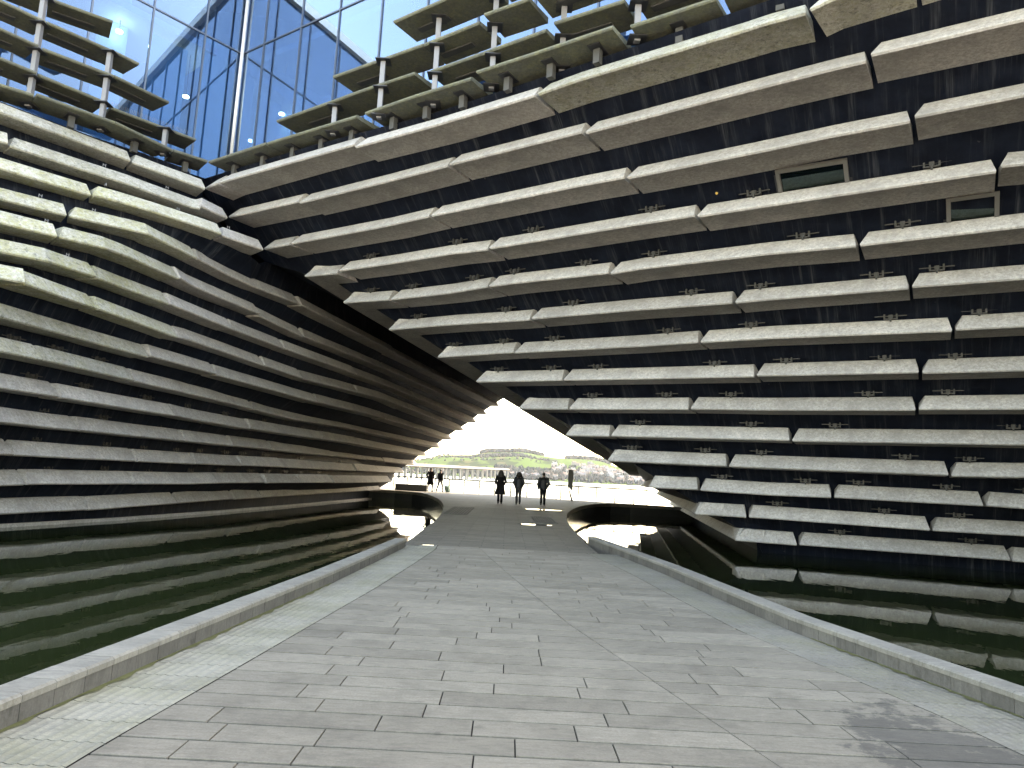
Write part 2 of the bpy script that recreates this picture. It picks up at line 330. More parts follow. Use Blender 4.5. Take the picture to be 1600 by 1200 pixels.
FLANK = {
1:[[(-20.93,11.62,10.45),(-17.94,14.49,10.45)],[(-17.90,14.52,10.45),(-14.90,17.39,10.45)],[(-14.87,17.43,10.45),(-14.14,18.12,10.45),(-13.84,18.52,10.45),(-13.52,18.94,10.45),(-13.18,19.38,10.45),(-12.83,19.84,10.45),(-12.42,20.25,10.42),(-11.97,20.65,10.37)],[(-11.96,20.74,10.36),(-11.56,21.08,10.32),(-11.16,21.43,10.28),(-10.74,21.80,10.25),(-10.31,22.18,10.21)]],
2:[[(-20.76,11.54,9.62),(-17.76,14.42,9.62)],[(-17.73,14.45,9.62),(-14.73,17.32,9.62)],[(-14.70,17.36,9.62),(-13.97,18.05,9.62),(-13.84,18.16,9.62)],[(-13.87,18.28,9.62),(-13.55,18.64,9.62),(-13.24,18.99,9.62),(-12.92,19.36,9.62),(-12.59,19.74,9.62),(-12.22,20.10,9.61),(-11.81,20.42,9.58),(-11.37,20.84,9.53),(-10.92,21.28,9.49),(-10.45,21.74,9.44),(-10.23,21.81,9.44)],[(-10.15,21.74,9.49),(-9.57,22.41,9.38)]],
3:[[(-20.50,11.35,8.80),(-17.51,14.22,8.80)],[(-17.47,14.26,8.80),(-14.47,17.13,8.80)],[(-14.44,17.16,8.80),(-13.72,17.85,8.80),(-13.38,18.23,8.80),(-13.03,18.62,8.80),(-12.67,19.02,8.80),(-12.26,19.48,8.80)],[(-12.19,19.44,8.80),(-11.83,19.73,8.80),(-11.50,20.02,8.79),(-11.05,20.39,8.76),(-10.59,20.77,8.72),(-10.12,21.17,8.68),(-9.81,21.48,8.66),(-9.47,21.82,8.63)],[(-9.47,21.96,8.62),(-8.98,22.47,8.58),(-8.50,22.97,8.54)]],
4:[[(-20.37,11.33,7.97),(-17.37,14.20,7.97)],[(-17.33,14.23,7.97),(-14.34,17.10,7.97)],[(-14.30,17.14,7.97),(-13.58,17.83,7.97),(-13.23,18.16,7.97),(-12.86,18.50,7.97),(-12.47,18.86,7.97)],[(-12.50,19.00,7.97),(-12.10,19.29,7.97),(-11.72,19.57,7.97),(-11.32,19.87,7.97),(-10.87,20.17,7.95),(-10.65,20.73,7.90),(-10.41,21.33,7.86),(-10.18,21.95,7.81)],[(-10.16,22.00,7.81),(-9.91,22.75,7.75),(-9.60,23.51,7.67),(-9.19,24.46,7.61),(-8.81,25.44,7.61),(-8.32,26.76,7.61)],[(-8.30,26.84,7.59),(-7.90,27.95,7.52),(-7.38,29.61,7.43),(-6.78,31.49,7.34),(-5.86,34.86,7.23)],[(-5.86,34.80,7.23),(-4.62,40.02,7.14),(-3.64,44.50,7.12)],[(-3.63,44.57,7.11),(-2.45,49.76,7.06),(-0.92,55.85,6.93)]],
5:[[(-19.87,10.80,7.14),(-16.87,13.67,7.14)],[(-16.84,13.70,7.14),(-13.84,16.57,7.14)],[(-13.80,16.61,7.14),(-13.08,17.30,7.14),(-12.82,17.59,7.14),(-12.54,17.88,7.14),(-12.23,18.21,7.14)],[(-12.20,18.25,7.14),(-11.80,18.66,7.14),(-11.41,19.06,7.14),(-11.16,19.77,7.14),(-10.98,20.35,7.11),(-10.77,20.91,7.07),(-10.54,21.55,7.03)],[(-10.51,21.55,7.03),(-10.42,22.28,6.98),(-10.09,23.25,6.93),(-9.74,24.31,6.89),(-9.36,25.46,6.85)],[(-9.35,25.51,6.84),(-8.96,26.74,6.75),(-8.50,28.23,6.65)],[(-8.48,28.29,6.65),(-8.09,29.63,6.63),(-7.62,31.37,6.61),(-7.08,33.28,6.58),(-6.50,35.48,6.56)],[(-6.49,35.53,6.55),(-5.83,38.16,6.49),(-5.07,41.32,6.42),(-4.37,44.40,6.38)],[(-4.40,44.27,6.38),(-3.13,49.97,6.30),(-1.84,55.85,6.22)]],
6:[[(-19.58,10.56,6.31),(-16.59,13.43,6.31)],[(-16.55,13.47,6.31),(-13.55,16.34,6.31)],[(-13.52,16.37,6.31),(-12.80,17.07,6.31),(-12.55,17.28,6.31),(-12.29,17.50,6.31),(-12.03,17.73,6.31),(-11.87,18.26,6.31),(-11.72,18.62,6.31),(-11.55,19.04,6.31)],[(-11.57,19.14,6.32),(-11.32,20.14,6.30),(-11.03,20.82,6.26),(-10.74,21.54,6.22)],[(-10.73,21.59,6.22),(-10.44,22.53,6.17),(-10.14,23.42,6.11),(-9.84,24.37,6.05)],[(-9.83,24.41,6.05),(-9.57,25.25,6.02),(-9.29,26.16,5.99),(-8.94,27.35,5.95)],[(-8.92,27.39,5.94),(-8.48,28.91,5.91),(-8.07,30.44,5.89),(-7.31,33.18,5.84)],[(-7.29,33.30,5.84),(-6.57,36.26,5.82),(-5.56,40.66,5.71)],[(-5.52,40.82,5.70),(-4.56,45.47,5.63),(-3.67,50.05,5.57),(-2.61,55.85,5.52)]],
7:[[(-15.52,7.64,5.49),(-14.07,11.53,5.49)],[(-14.05,11.58,5.49),(-12.61,15.47,5.49)],[(-12.59,15.51,5.49),(-12.24,16.45,5.49),(-12.05,16.61,5.49),(-11.87,16.76,5.49)],[(-11.86,16.82,5.49),(-11.79,17.32,5.49),(-11.72,17.91,5.49),(-11.64,18.54,5.49),(-11.57,19.31,5.50)],[(-11.55,19.33,5.48),(-11.36,20.10,5.45),(-11.17,20.83,5.41),(-10.98,21.64,5.37),(-10.75,22.42,5.32)],[(-10.73,22.47,5.32),(-10.59,23.08,5.35),(-10.35,23.95,5.31),(-10.07,24.86,5.27),(-9.79,25.88,5.22),(-9.49,26.94,5.17)],[(-9.48,26.98,5.17),(-9.15,28.20,5.13),(-8.77,29.50,5.08)],[(-8.75,29.56,5.09),(-8.34,30.99,5.10),(-7.86,32.68,5.12),(-7.42,34.26,5.13)],[(-7.42,34.25,5.13),(-6.66,37.06,5.15),(-5.80,40.45,5.00)],[(-5.77,40.66,5.00),(-5.22,43.04,4.91),(-4.37,47.42,4.79),(-3.53,55.94,4.85)]],
8:[[(-15.64,7.99,4.66),(-14.20,11.87,4.66)],[(-14.18,11.92,4.66),(-12.73,15.81,4.66)],[(-12.71,15.86,4.66),(-12.36,16.79,4.66),(-12.35,16.86,4.66)],[(-12.35,16.91,4.66),(-12.28,17.41,4.66),(-12.20,18.07,4.66),(-12.10,18.78,4.66),(-11.99,19.54,4.66),(-11.80,20.22,4.63),(-11.57,20.92,4.61),(-11.31,21.87,4.58)],[(-11.29,21.89,4.59),(-11.01,22.86,4.56),(-10.78,23.72,4.54),(-10.63,24.29,4.52),(-10.47,24.87,4.50)],[(-10.46,24.92,4.50),(-10.17,25.96,4.47),(-9.86,27.15,4.44),(-9.53,28.48,4.41),(-9.16,29.93,4.37),(-8.71,31.83,4.33)],[(-8.70,31.86,4.32),(-8.13,34.26,4.32),(-7.61,36.69,4.32),(-7.03,39.52,4.33)],[(-7.02,39.57,4.32),(-6.30,43.43,4.25),(-5.46,48.49,4.17),(-4.48,55.85,4.11)]],
9:[[(-15.77,8.34,3.83),(-14.33,12.23,3.83)],[(-14.31,12.27,3.83),(-12.86,16.16,3.83)],[(-12.84,16.21,3.83),(-12.49,17.15,3.83),(-12.38,17.72,3.83),(-12.26,18.29,3.83)],[(-12.25,18.33,3.83),(-12.15,19.11,3.83),(-12.01,19.89,3.82),(-11.85,20.74,3.80),(-11.68,21.77,3.79)],[(-11.67,21.82,3.79),(-11.52,22.61,3.77),(-11.34,23.63,3.76),(-11.16,24.76,3.74),(-10.92,25.96,3.71),(-10.69,27.32,3.68),(-10.43,28.70,3.64)],[(-10.42,28.74,3.64),(-10.11,30.47,3.59),(-9.77,32.33,3.54),(-9.45,34.03,3.56),(-9.10,35.95,3.58),(-8.77,37.62,3.60)],[(-8.77,37.61,3.60),(-8.21,40.63,3.57),(-7.66,43.57,3.54),(-6.76,48.16,3.49)],[(-6.81,47.98,3.50),(-5.29,55.85,3.42)]],
10:[[(-14.58,8.40,3.00),(-13.75,12.46,3.00)],[(-13.74,12.51,3.00),(-12.91,16.58,3.00)],[(-12.90,16.63,3.00),(-12.70,17.61,3.00),(-12.61,18.15,3.00),(-12.52,18.73,3.00),(-12.40,19.45,3.00)],[(-12.39,19.51,3.00),(-12.20,20.42,2.99),(-12.05,21.29,2.98),(-11.88,22.22,2.97),(-11.68,23.20,2.96),(-11.47,24.26,2.95)],[(-11.47,24.31,2.95),(-11.30,25.29,2.91),(-11.10,26.35,2.89),(-10.88,27.51,2.87),(-10.58,29.10,2.84)],[(-10.57,29.12,2.88),(-10.21,31.20,2.87),(-9.86,33.11,2.86),(-9.34,36.07,2.85)],[(-9.34,35.93,2.85),(-8.56,40.80,2.84)],[(-8.55,40.84,2.84),(-8.22,42.84,2.81),(-7.86,45.10,2.78),(-7.24,49.25,2.75)],[(-7.25,49.15,2.76),(-6.30,55.85,2.72)]],
11:[[(-14.68,8.70,2.18),(-13.85,12.77,2.18)],[(-13.84,12.82,2.18),(-13.01,16.88,2.18)],[(-13.00,16.93,2.18),(-12.80,17.91,2.18),(-12.78,18.63,2.18),(-12.80,19.45,2.18),(-12.66,20.08,2.17),(-12.51,20.71,2.17)],[(-12.50,20.76,2.16),(-12.32,21.60,2.16),(-12.14,22.53,2.15),(-11.95,23.57,2.14),(-11.75,24.74,2.14),(-11.60,25.63,2.13)],[(-11.59,25.62,2.13),(-11.33,27.33,2.13),(-11.12,28.75,2.12)],[(-11.11,28.82,2.12),(-10.90,30.50,2.12),(-10.67,32.25,2.12)],[(-10.66,32.27,2.12),(-10.39,34.59,2.11),(-10.10,37.09,2.10),(-9.79,39.93,2.10)],[(-9.79,39.97,2.10),(-9.43,42.80,2.09),(-9.03,45.89,2.08),(-8.52,49.19,2.07)],[(-8.51,49.24,2.07),(-7.89,52.58,2.04),(-7.13,56.04,2.01)]],
12:[[(-15.06,9.41,1.35),(-14.23,13.48,1.35)],[(-14.22,13.52,1.35),(-13.39,17.59,1.35)],[(-13.38,17.64,1.35),(-13.18,18.62,1.35),(-13.21,19.17,1.36)],[(-13.21,19.22,1.36),(-13.07,19.84,1.36),(-12.94,20.53,1.36),(-12.79,21.25,1.35),(-12.63,22.02,1.35),(-12.46,22.85,1.35),(-12.28,23.77,1.35)],[(-12.27,23.82,1.35),(-12.09,24.63,1.35),(-11.92,25.60,1.35),(-11.68,26.93,1.35)],[(-11.67,26.93,1.35),(-11.33,28.84,1.35),(-11.11,29.98,1.35)],[(-11.11,30.02,1.35),(-10.81,31.72,1.36),(-10.50,33.59,1.37)],[(-10.49,33.64,1.37),(-10.21,35.59,1.37),(-9.87,37.77,1.36),(-9.51,40.32,1.35),(-9.14,43.40,1.34)],[(-9.13,43.45,1.34),(-8.63,48.14,1.31)],[(-8.62,48.19,1.31),(-8.34,51.57,1.32),(-8.05,55.85,1.33)]],
13:[[(-15.51,10.22,0.52),(-14.68,14.28,0.52)],[(-14.67,14.33,0.52),(-13.84,18.40,0.52)],[(-13.83,18.45,0.52),(-13.63,19.43,0.52),(-13.55,19.80,0.53),(-13.45,20.15,0.54)],[(-13.43,20.21,0.55),(-13.28,20.85,0.56),(-13.12,21.55,0.56),(-12.94,22.31,0.56),(-12.75,23.13,0.56),(-12.53,24.13,0.57)],[(-12.51,24.19,0.57),(-12.34,24.97,0.57),(-12.11,26.01,0.57),(-11.86,27.15,0.57),(-11.70,27.91,0.59),(-11.53,28.68,0.60)],[(-11.52,28.73,0.60),(-11.29,29.79,0.61),(-11.03,30.94,0.62),(-10.79,32.25,0.63)],[(-10.78,32.30,0.63),(-10.17,35.31,0.64)],[(-10.17,35.43,0.63),(-9.51,39.36,0.64)],[(-9.49,39.53,0.64),(-9.07,42.53,0.65),(-8.64,46.14,0.66),(-8.25,51.23,0.67)]],
14:[[(-15.93,10.98,-0.29),(-15.10,15.04,-0.29)],[(-15.09,15.09,-0.29),(-14.26,19.16,-0.29)],[(-14.25,19.21,-0.29),(-14.05,20.19,-0.29),(-13.87,20.77,-0.28),(-13.69,21.43,-0.27),(-13.52,22.14,-0.27),(-13.31,23.00,-0.26)],[(-13.30,23.06,-0.27),(-13.08,24.00,-0.25),(-12.89,24.92,-0.22),(-12.70,25.94,-0.20),(-12.46,27.37,-0.18)],[(-12.44,27.45,-0.18),(-12.29,28.31,-0.16),(-12.07,29.78,-0.13),(-11.84,31.44,-0.11)],[(-11.83,31.49,-0.11),(-11.53,33.98,-0.10)],[(-11.52,34.11,-0.10),(-11.32,36.06,-0.09),(-11.02,39.00,-0.08),(-10.67,42.97,-0.07)],[(-10.66,42.99,-0.09),(-10.25,47.15,-0.07),(-9.77,51.06,-0.04)],[(-9.77,51.10,-0.04),(-9.36,53.94,-0.03)]]}
RETURN = {4:[(-7.37,23.99,7.97),(0.54,61.00,7.45)],
5:[(-6.02,24.27,7.18),(1.90,61.00,6.86)],
6:[(-4.41,24.43,6.34),(3.54,61.00,5.95)],
7:[(-2.64,24.49,5.47),(5.00,61.00,5.20)],
8:[(-1.25,24.62,4.69),(6.13,61.00,4.49)],
9:[(0.29,24.70,3.84),(7.54,61.00,3.69)],
10:[(1.96,24.67,2.99),(9.10,61.00,2.90)],
11:[(3.45,24.67,2.19),(10.49,61.00,2.10)],
12:[(4.90,24.72,1.36),(11.39,61.00,1.23)],
13:[(6.52,24.75,0.53),(12.71,61.00,0.65)],
14:[(7.97,24.91,-0.30),(13.82,61.00,-0.15)]}
RIDGE = [(-9.02,24.60,8.88),(-6.77,36.00,9.06),(-0.38,60.00,8.24)]
LOUVRE_R = {0:[[(-10.46,22.52,11.28),(-8.01,20.91,11.28)],[(-7.96,20.90,11.28),(-4.77,18.90,11.28)],[(-4.49,18.70,11.28),(-2.94,17.63,11.28),(-1.42,16.66,11.28)],[(-1.28,16.37,11.28),(0.28,15.35,11.28),(1.78,14.34,11.28)],[(2.16,14.29,11.28),(3.72,13.25,11.28)],[(3.80,13.12,11.28),(5.51,12.00,11.28)]],
1:[[(-7.80,21.06,12.10),(-4.56,18.88,12.10),(-3.07,17.94,12.10)],[(-2.69,17.87,12.10),(-1.25,16.90,12.10),(0.37,15.79,12.10)],[(0.54,15.51,12.10),(2.05,14.59,12.10)],[(2.16,14.39,12.10),(4.07,13.08,12.10)]],
2:[[(-5.79,19.77,12.93),(-2.91,17.94,12.93)],[(-2.89,17.94,12.93),(-1.32,16.85,12.93)],[(-1.19,16.53,12.93),(-0.08,15.84,12.93)],[(0.00,15.65,12.93),(2.30,14.14,12.93)]],
3:[[(-3.81,18.24,13.76),(-2.25,17.15,13.76),(-1.17,16.39,13.76)],[(-1.07,16.29,13.76),(0.94,14.95,13.76)]]}
LOUVRE_L = {0:[[(-14.86,17.54,11.28),(-14.32,18.20,11.28),(-13.72,18.67,11.28)],[(-13.60,18.62,11.28),(-12.21,20.06,11.28)],[(-12.19,20.06,11.28),(-11.28,21.77,11.28)],[(-11.26,21.76,11.28),(-10.46,22.47,11.28)]],
1:[[(-15.26,17.46,12.10),(-14.50,18.28,12.10),(-13.94,18.95,12.10)],[(-13.95,19.05,12.10),(-12.81,20.45,12.10)],[(-12.84,20.75,12.10),(-11.02,22.66,12.10)]],
2:[[(-15.15,17.59,12.93),(-14.58,18.22,12.93),(-14.01,18.97,12.93)],[(-13.99,19.09,12.93),(-12.62,20.38,12.93)],[(-12.60,20.38,12.93),(-11.62,21.82,12.93)]],
3:[[(-15.30,17.61,13.76),(-14.69,18.21,13.76),(-13.99,19.11,13.76)],[(-13.97,19.11,13.76),(-12.83,20.35,13.76)],[(-12.80,20.34,13.76),(-12.30,21.05,13.76)]],
4:[[(-15.64,17.90,14.59),(-14.17,19.15,14.59)],[(-14.13,19.23,14.59),(-12.76,20.19,14.59)]]}

# ------------------------------------------------------------------ the museum: dark walls, planks, louvres, glazing
museum = empty('museum_building', (0, 30, 0))
tag(museum, 'museum with dark leaning walls clad in long rough grey concrete planks around a walk-through arch', 'museum')
bpy.context.view_layer.update()
def part(mb, name, mats, smooth=False, parent=None, kind=None):
    o = mb.build(name, mats, None, smooth)
    p = parent or museum
    o.parent = p; o.matrix_parent_inverse = p.matrix_world.inverted() if p is museum else Matrix.Identity(4)
    if kind: o['kind'] = kind
    return o

def tang(P, i):
    a = Vector(P[max(0, i-1)]); b = Vector(P[min(len(P)-1, i+1)])
    d = b-a; d.z = 0; return d.normalized()
def inward(d): return Vector((-d.y, d.x, 0))
PROFILE = [(.035, 0), (.0, .035), (.005, .06), (.30, .405), (.35, .43)]
def plank(pts, depth, mat, name='concrete_plank', prof=None, chamfer=.15, thick=.40, sh=(0, 0)):
    prof = prof or PROFILE
    pts = [Vector(p) for p in pts]
    # merge stations that nearly coincide
    q = [pts[0]]
    for p in pts[1:]:
        if (p-q[-1]).length > .06: q.append(p)
    if len(q) < 2: q.append(pts[-1]+Vector((.1, 0, 0)))
    pts = q; n = len(pts); mb = MB(); rings = []
    for i, p in enumerate(pts):
        d = tang(pts, i); nn = inward(d)
        if n > 2 and 0 < i < n-1:
            e = (pts[i]-pts[i-1]); e.z = 0; nn1 = inward(e.normalized()); e = pts[i+1]-pts[i]; e.z = 0; nn2 = inward(e.normalized())
            nn = (nn1+nn2); nn = nn/max(nn.length, 1e-3)/max(.6, nn1.dot((nn1+nn2).normalized()))
        lim = .45*(pts[1]-pts[0]).length if i == 0 else (.45*(pts[-1]-pts[-2]).length if i == n-1 else 0)
        ring = []
        full = prof+[(depth, thick), (depth, -.01)]
        for b, u in full:
            s = 0
            if i == 0: s = min(chamfer, lim)*min(1, b/.3) if b < depth else 0
            if i == n-1: s = -min(chamfer, lim)*min(1, b/.3)*.45 if b < depth else 0
            ring.append(p+nn*(b+sh[0])+Vector((0, 0, u+sh[1]))+d*s)
        rings.append(ring)
    k = len(rings[0]); v = [x for r in rings for x in r]; f = []
    for i in range(n-1):
        for j in range(k):
            a = i*k+j; b2 = i*k+(j+1) % k
            f.append((a, a+k, b2+k, b2))
    f += [tuple(range(k)), tuple(range((n-1)*k, n*k))[::-1]]
    mb.add(v, f)
    return part(mb, name, mat)

rnd = random.Random(3)
flat = lambda T, k: [p for q in T[k] for p in q]
CF_IN, CL_IN, CR_IN = 1.0, .62, .85          # how far each wall stands behind the nose of its planks
brk = MB()
brk.box(-.16, -.03, 0, .16, .03, .035); brk.box(-.16, -.05, 0, -.12, .05, .15); brk.box(.12, -.05, 0, .16, .05, .15)
brk.box(-.05, -.05, .02, .05, .05, .12); brk.box(-.36, -.012, .08, .36, .012, .105); brk.box(-.02, -.07, -.06, .02, -.03, .06)
brk_o = part(brk, 'fixing_bracket', M['bracket']); first_brk = [True]
def bracket(pos, d):
    o = brk_o if first_brk[0] else brk_o.copy()
    if not first_brk[0]: col.objects.link(o); o.parent = museum
    first_brk[0] = False
    o.matrix_parent_inverse = museum.matrix_world.inverted()
    o.matrix_basis = Matrix.Translation(pos) @ Matrix.Rotation(math.atan2(d.y, d.x), 4, 'Z')
def along(pts, t):
    L = [(Vector(b)-Vector(a)).length for a, b in zip(pts, pts[1:])]; s = t*sum(L)
    for a, b, l in zip(pts, pts[1:], L):
        if s <= l or b is pts[-1]: return Vector(a).lerp(Vector(b), min(1, s/max(l, 1e-6))), tang([a, b], 0)
        s -= l
for k, planks in FRONT.items():
    for j, pts in enumerate(planks):
        mat = M['concrete_tinge'] if k == 1 and j > 2 else M['concrete']
        plank(pts, CF_IN+.12, mat, sh=(rnd.uniform(-.015, .015), 0))
        L = (Vector(pts[-1])-Vector(pts[0])).length
        if k >= 4 and L > 2.0:
            for t in ((.18, .80) if L > 2.5 else (.5,)):
                p, d = along(pts, t+rnd.uniform(-.04, .04))
                nd = inward(d); up_ = flat(FRONT, k-1); dist = min(((Vector(q)-p).dot(nd) for q in [along(up_, i/60)[0] for i in range(61)] if abs((Vector(q)-p).dot(d)) < .4), key=abs, default=-.9)
                bracket(p+nd*max(.30, CF_IN+dist*.70-.10)+Vector((0, 0, .46 if k > 8 else .43)), d)
for k, planks in FLANK.items():
    for j, pts in enumerate(planks):
        y = pts[len(pts)//2][1]
        mat = M['concrete_moss'] if (3 <= k <= 7 and y < 21.6) else (M['concrete_tinge'] if y < 21.5 and k < 10 else M['concrete'])
        plank(pts, CL_IN+.26, mat, sh=(rnd.uniform(-.055, .055), rnd.uniform(-.02, .02)), chamfer=.14)
        L = (Vector(pts[-1])-Vector(pts[0])).length
        if k >= 9 and L > 1.5 and y < 45:
            for t in (.25, .8):
                p, d = along(pts, t+rnd.uniform(-.05, .05))
                bracket(p+inward(d)*.5+Vector((0, 0, .45)), d)
for k, (a, b) in RETURN.items():
    a = Vector(a); b = Vector(b); n = 5 if k < 12 else 8
    cuts = [0]+[(i+rnd.uniform(-.12, .12))/n for i in range(1, n)]+[1]
    for i in range(n):
        p, q = a.lerp(b, cuts[i]), a.lerp(b, cuts[i+1]); e = (q-p).normalized()
        if i == 0: p = p+e*.06
        else: p = p+e*.03
        if i < n-1: q = q-e*.03
        plank([q, p], CR_IN+.12, M['concrete'], chamfer=.10 if i else .02)
# extra tips of the planks at the arris are the front planks' own mitred ends

# walls -------------------------------------------------------------
def resample(pts, n):
    return [along(pts, i/(n-1))[0] for i in range(n)]
def xy_at_y(pts, y):
    P = sorted([(p[1], p[0], p[2]) for p in pts])
    if y <= P[0][0]:
        (y0, x0, z0), (y1, x1, z1) = P[0], P[min(2, len(P)-1)]
        t = (y-y0)/max(y1-y0, .5); return x0+(x1-x0)*t if abs(y1-y0) > .3 else x0, z0
    for (y0, x0, z0), (y1, x1, z1) in zip(P, P[1:]):
        if y <= y1:
            t = (y-y0)/max(y1-y0, 1e-6); return x0+(x1-x0)*t, z0+(z1-z0)*t
    return P[-1][1], P[-1][2]
TOPZ = 11.12
# front wall rows
rowsF = []
corner = {}
for k in range(1, 15):
    pts = flat(FRONT, k); a, b = Vector(pts[0]), Vector(pts[-1]); z = a.z
    d = (b-a); d.z = 0; d.normalize(); n = inward(d)
    P0 = a+n*CF_IN; P1 = b+n*CF_IN
    if k >= 4:
        ra, rb = map(Vector, RETURN[k]); e = rb-ra; e.z = 0; e.normalize(); rn = Vector((e.y, -e.x, 0))
        q = ra+rn*CR_IN
        # meet of the two inset lines
        A = Matrix(((d.x, -e.x), (d.y, -e.y))); t = A.inverted() @ Vector((q.x-P0.x, q.y-P0.y))
        c = P0+d*t[0]; corner[k] = Vector((c.x, c.y, z)); P0 = corner[k]
    else:
        P0 = P0-d*1.2
    mid = [Vector(p)+n*CF_IN for p in resample(pts, 7)][1:-1]
    mid = [p for p in mid if (p-P0).dot(d) > .3]
    while len(mid) < 5: mid.insert(0, P0.lerp(mid[0], .5))
    row = [P0]+mid+[P1]
    for p in row: p.z = z
    rowsF.append(row)
up = [p+(p-q)*((TOPZ-p.z)/.827)*.85 for p, q in zip(rowsF[0], rowsF[1])]
for p in up: p.z = TOPZ
low1 = [p+Vector((.0, 0, -.5))+Vector((.12, .22, 0)) for p in rowsF[-1]]
low2 = [p+Vector((.0, 0, -1.2))+Vector((.2, .35, 0)) for p in rowsF[-1]]
rowsF = [up]+rowsF+[low1, low2]
def grid(mb, rows, mi=0):
    n = len(rows[0]); v = [p for r in rows for p in r]
    mb.add(v, [(i*n+j, (i+1)*n+j, (i+1)*n+j+1, i*n+j+1) for i in range(len(rows)-1) for j in range(n-1)], mi)
w = MB(); grid(w, rowsF)
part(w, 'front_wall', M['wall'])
# return wall (inside of the arch)
rowsR = []
ridge = [Vector(p) for p in RIDGE]
ridge[0] = rowsF[3][0].copy(); ridge[0].z = 8.82
rr = []
for k in range(4, 15):
    ra, rb = map(Vector, RETURN[k]); e = rb-ra; e.z = 0; e.normalize(); rn = Vector((e.y, -e.x, 0))
    q = rb+rn*CR_IN
    rr.append([corner[k].lerp(q, t) for t in (0, .33, .66, 1)])
top = [along(ridge, t)[0] for t in (0, .33, .66, 1)]
rr = [top]+rr+[[p+Vector((.3, 0, -.5)) for p in rr[-1]], [p+Vector((.35, 0, -1.2)) for p in rr[-1]]]
rr[-1] = [Vector((p.x, p.y, -1.5)) for p in rr[-1]]; rr[-2] = [Vector((p.x, p.y, -.85)) for p in rr[-2]]
w = MB(); grid(w, rr)
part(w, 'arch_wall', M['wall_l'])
# flank wall
ys = [8, 11, 14, 16, 17.2, 18.2, 19.2, 20.2, 21.2, 22.4, 23.6, 24.8, 27, 30, 34, 39, 45, 51, 56]
def flank_row(k, ylist):
    pts = flat(FLANK, k); c = [(xy_at_y(pts, y), y) for y in ylist]
    P = [Vector((x, y, z)) for (x, z), y in c]
    out = []
    for i in range(len(P)):
        d = tang(P, i); out.append(P[i]+inward(d)*(CL_IN+.10))
    return out
fl = [flank_row(k, ys) for k in range(4, 15)]
# keep every row free of folds where the traced lines wobble
for r in fl:
    for _ in range(2):
        s = [p.copy() for p in r]
        for i in range(1, len(r)-1): r[i].x = .25*s[i-1].x+.5*s[i].x+.25*s[i+1].x
fl.append([Vector((p.x-.1, p.y, -.75)) for p in fl[-1]]); fl.append([Vector((p.x, p.y, -1.5)) for p in fl[-1]])
w = MB(); grid(w, fl)
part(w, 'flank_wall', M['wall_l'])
ysu = [y for y in ys if y <= 25]
fu = [flank_row(k, ysu) for k in (1, 2, 3)]
t_ = [p+(p-q)*.4 for p, q in zip(fu[0], fu[1])]
for p in t_: p.z = TOPZ
fu = [t_]+fu+[[p.copy() for p in fl[0][:len(ysu)]]]
w = MB(); grid(w, fu)
part(w, 'upper_flank_wall', M['wall_l'])
i0 = ys.index(23.6)
lowr = fl[0][i0:]; tr = [along(ridge, i/(len(lowr)-1))[0] for i in range(len(lowr))]
w = MB(); grid(w, [tr, [p.copy() for p in lowr]])
part(w, 'arch_soffit', M['wall_l'])
# pale ledge at the foot of the flank wall, just above the water
w = MB()
led = [Vector((p.x+.02, p.y, -.62)) for p in fl[-3]]
for a, b in zip(led, led[1:]):
    w.add([a, b, b+Vector((.16, 0, 0)), a+Vector((.16, 0, 0)), a+Vector((0, 0, -.5)), b+Vector((0, 0, -.5)), b+Vector((.16, 0, -.5)), a+Vector((.16, 0, -.5))],
          [(0, 1, 2, 3), (3, 2, 6, 7)])
part(w, 'wall_footing', M['concrete'])
# back and side walls, roof slab
w = MB()
fe = fl[0][-1]; re_ = rr[1][-1]
w.add([(fl[i][-1].x, fl[i][-1].y, fl[i][-1].z) for i in range(len(fl))]+[(-40, 56, -1.5), (-40, 56, TOPZ), (tr[-1].x, 56, TOPZ), tuple(tr[-1])],
      [tuple(range(len(fl)))+(len(fl), len(fl)+1, len(fl)+2, len(fl)+3)])
w.add([tuple(r[-1]) for r in rr]+[(40, 61, -1.5), (40, 61, TOPZ), (tr[-1].x, 61, TOPZ)], [tuple(range(len(rr)))+(len(rr), len(rr)+1, len(rr)+2)])
w.quad((-40, 56, -1.5), (-40, 8, -1.5), (-40, 8, TOPZ), (-40, 56, TOPZ)); w.quad((40, 61, -1.5), (40, 6, -1.5), (40, 6, TOPZ), (40, 61, TOPZ))
fr0 = rowsF[0][-1]; fl0 = t_[0]
w.quad((fr0.x, fr0.y, TOPZ), (40, 6, TOPZ), (40, 6, -1.5), (fr0.x, fr0.y, -1.5))
w.quad((fl0.x, fl0.y, TOPZ), (-40, 8, TOPZ), (-40, 8, -1.5), (fl0.x, fl0.y, -1.5))
part(w, 'rear_wall', M['wall'])
w = MB()
valley = None
edge = [(-40, 8), (fl0.x-.3, fl0.y+.3)]+[(p.x-.3, p.y+.3) for p in t_ if p.y <= 22.5][1:]
edge += [(-10.35, 24.0)]+[(p.x+.25, p.y+.38) for p in rowsF[0][1:]]+[(40, 6), (40, 61), (-.2, 61), (-.4, 56), (-40, 56)]
w.add([(x, y, TOPZ) for x, y in edge], [tuple(range(len(edge)))])
part(w, 'roof_slab', M['wall'])

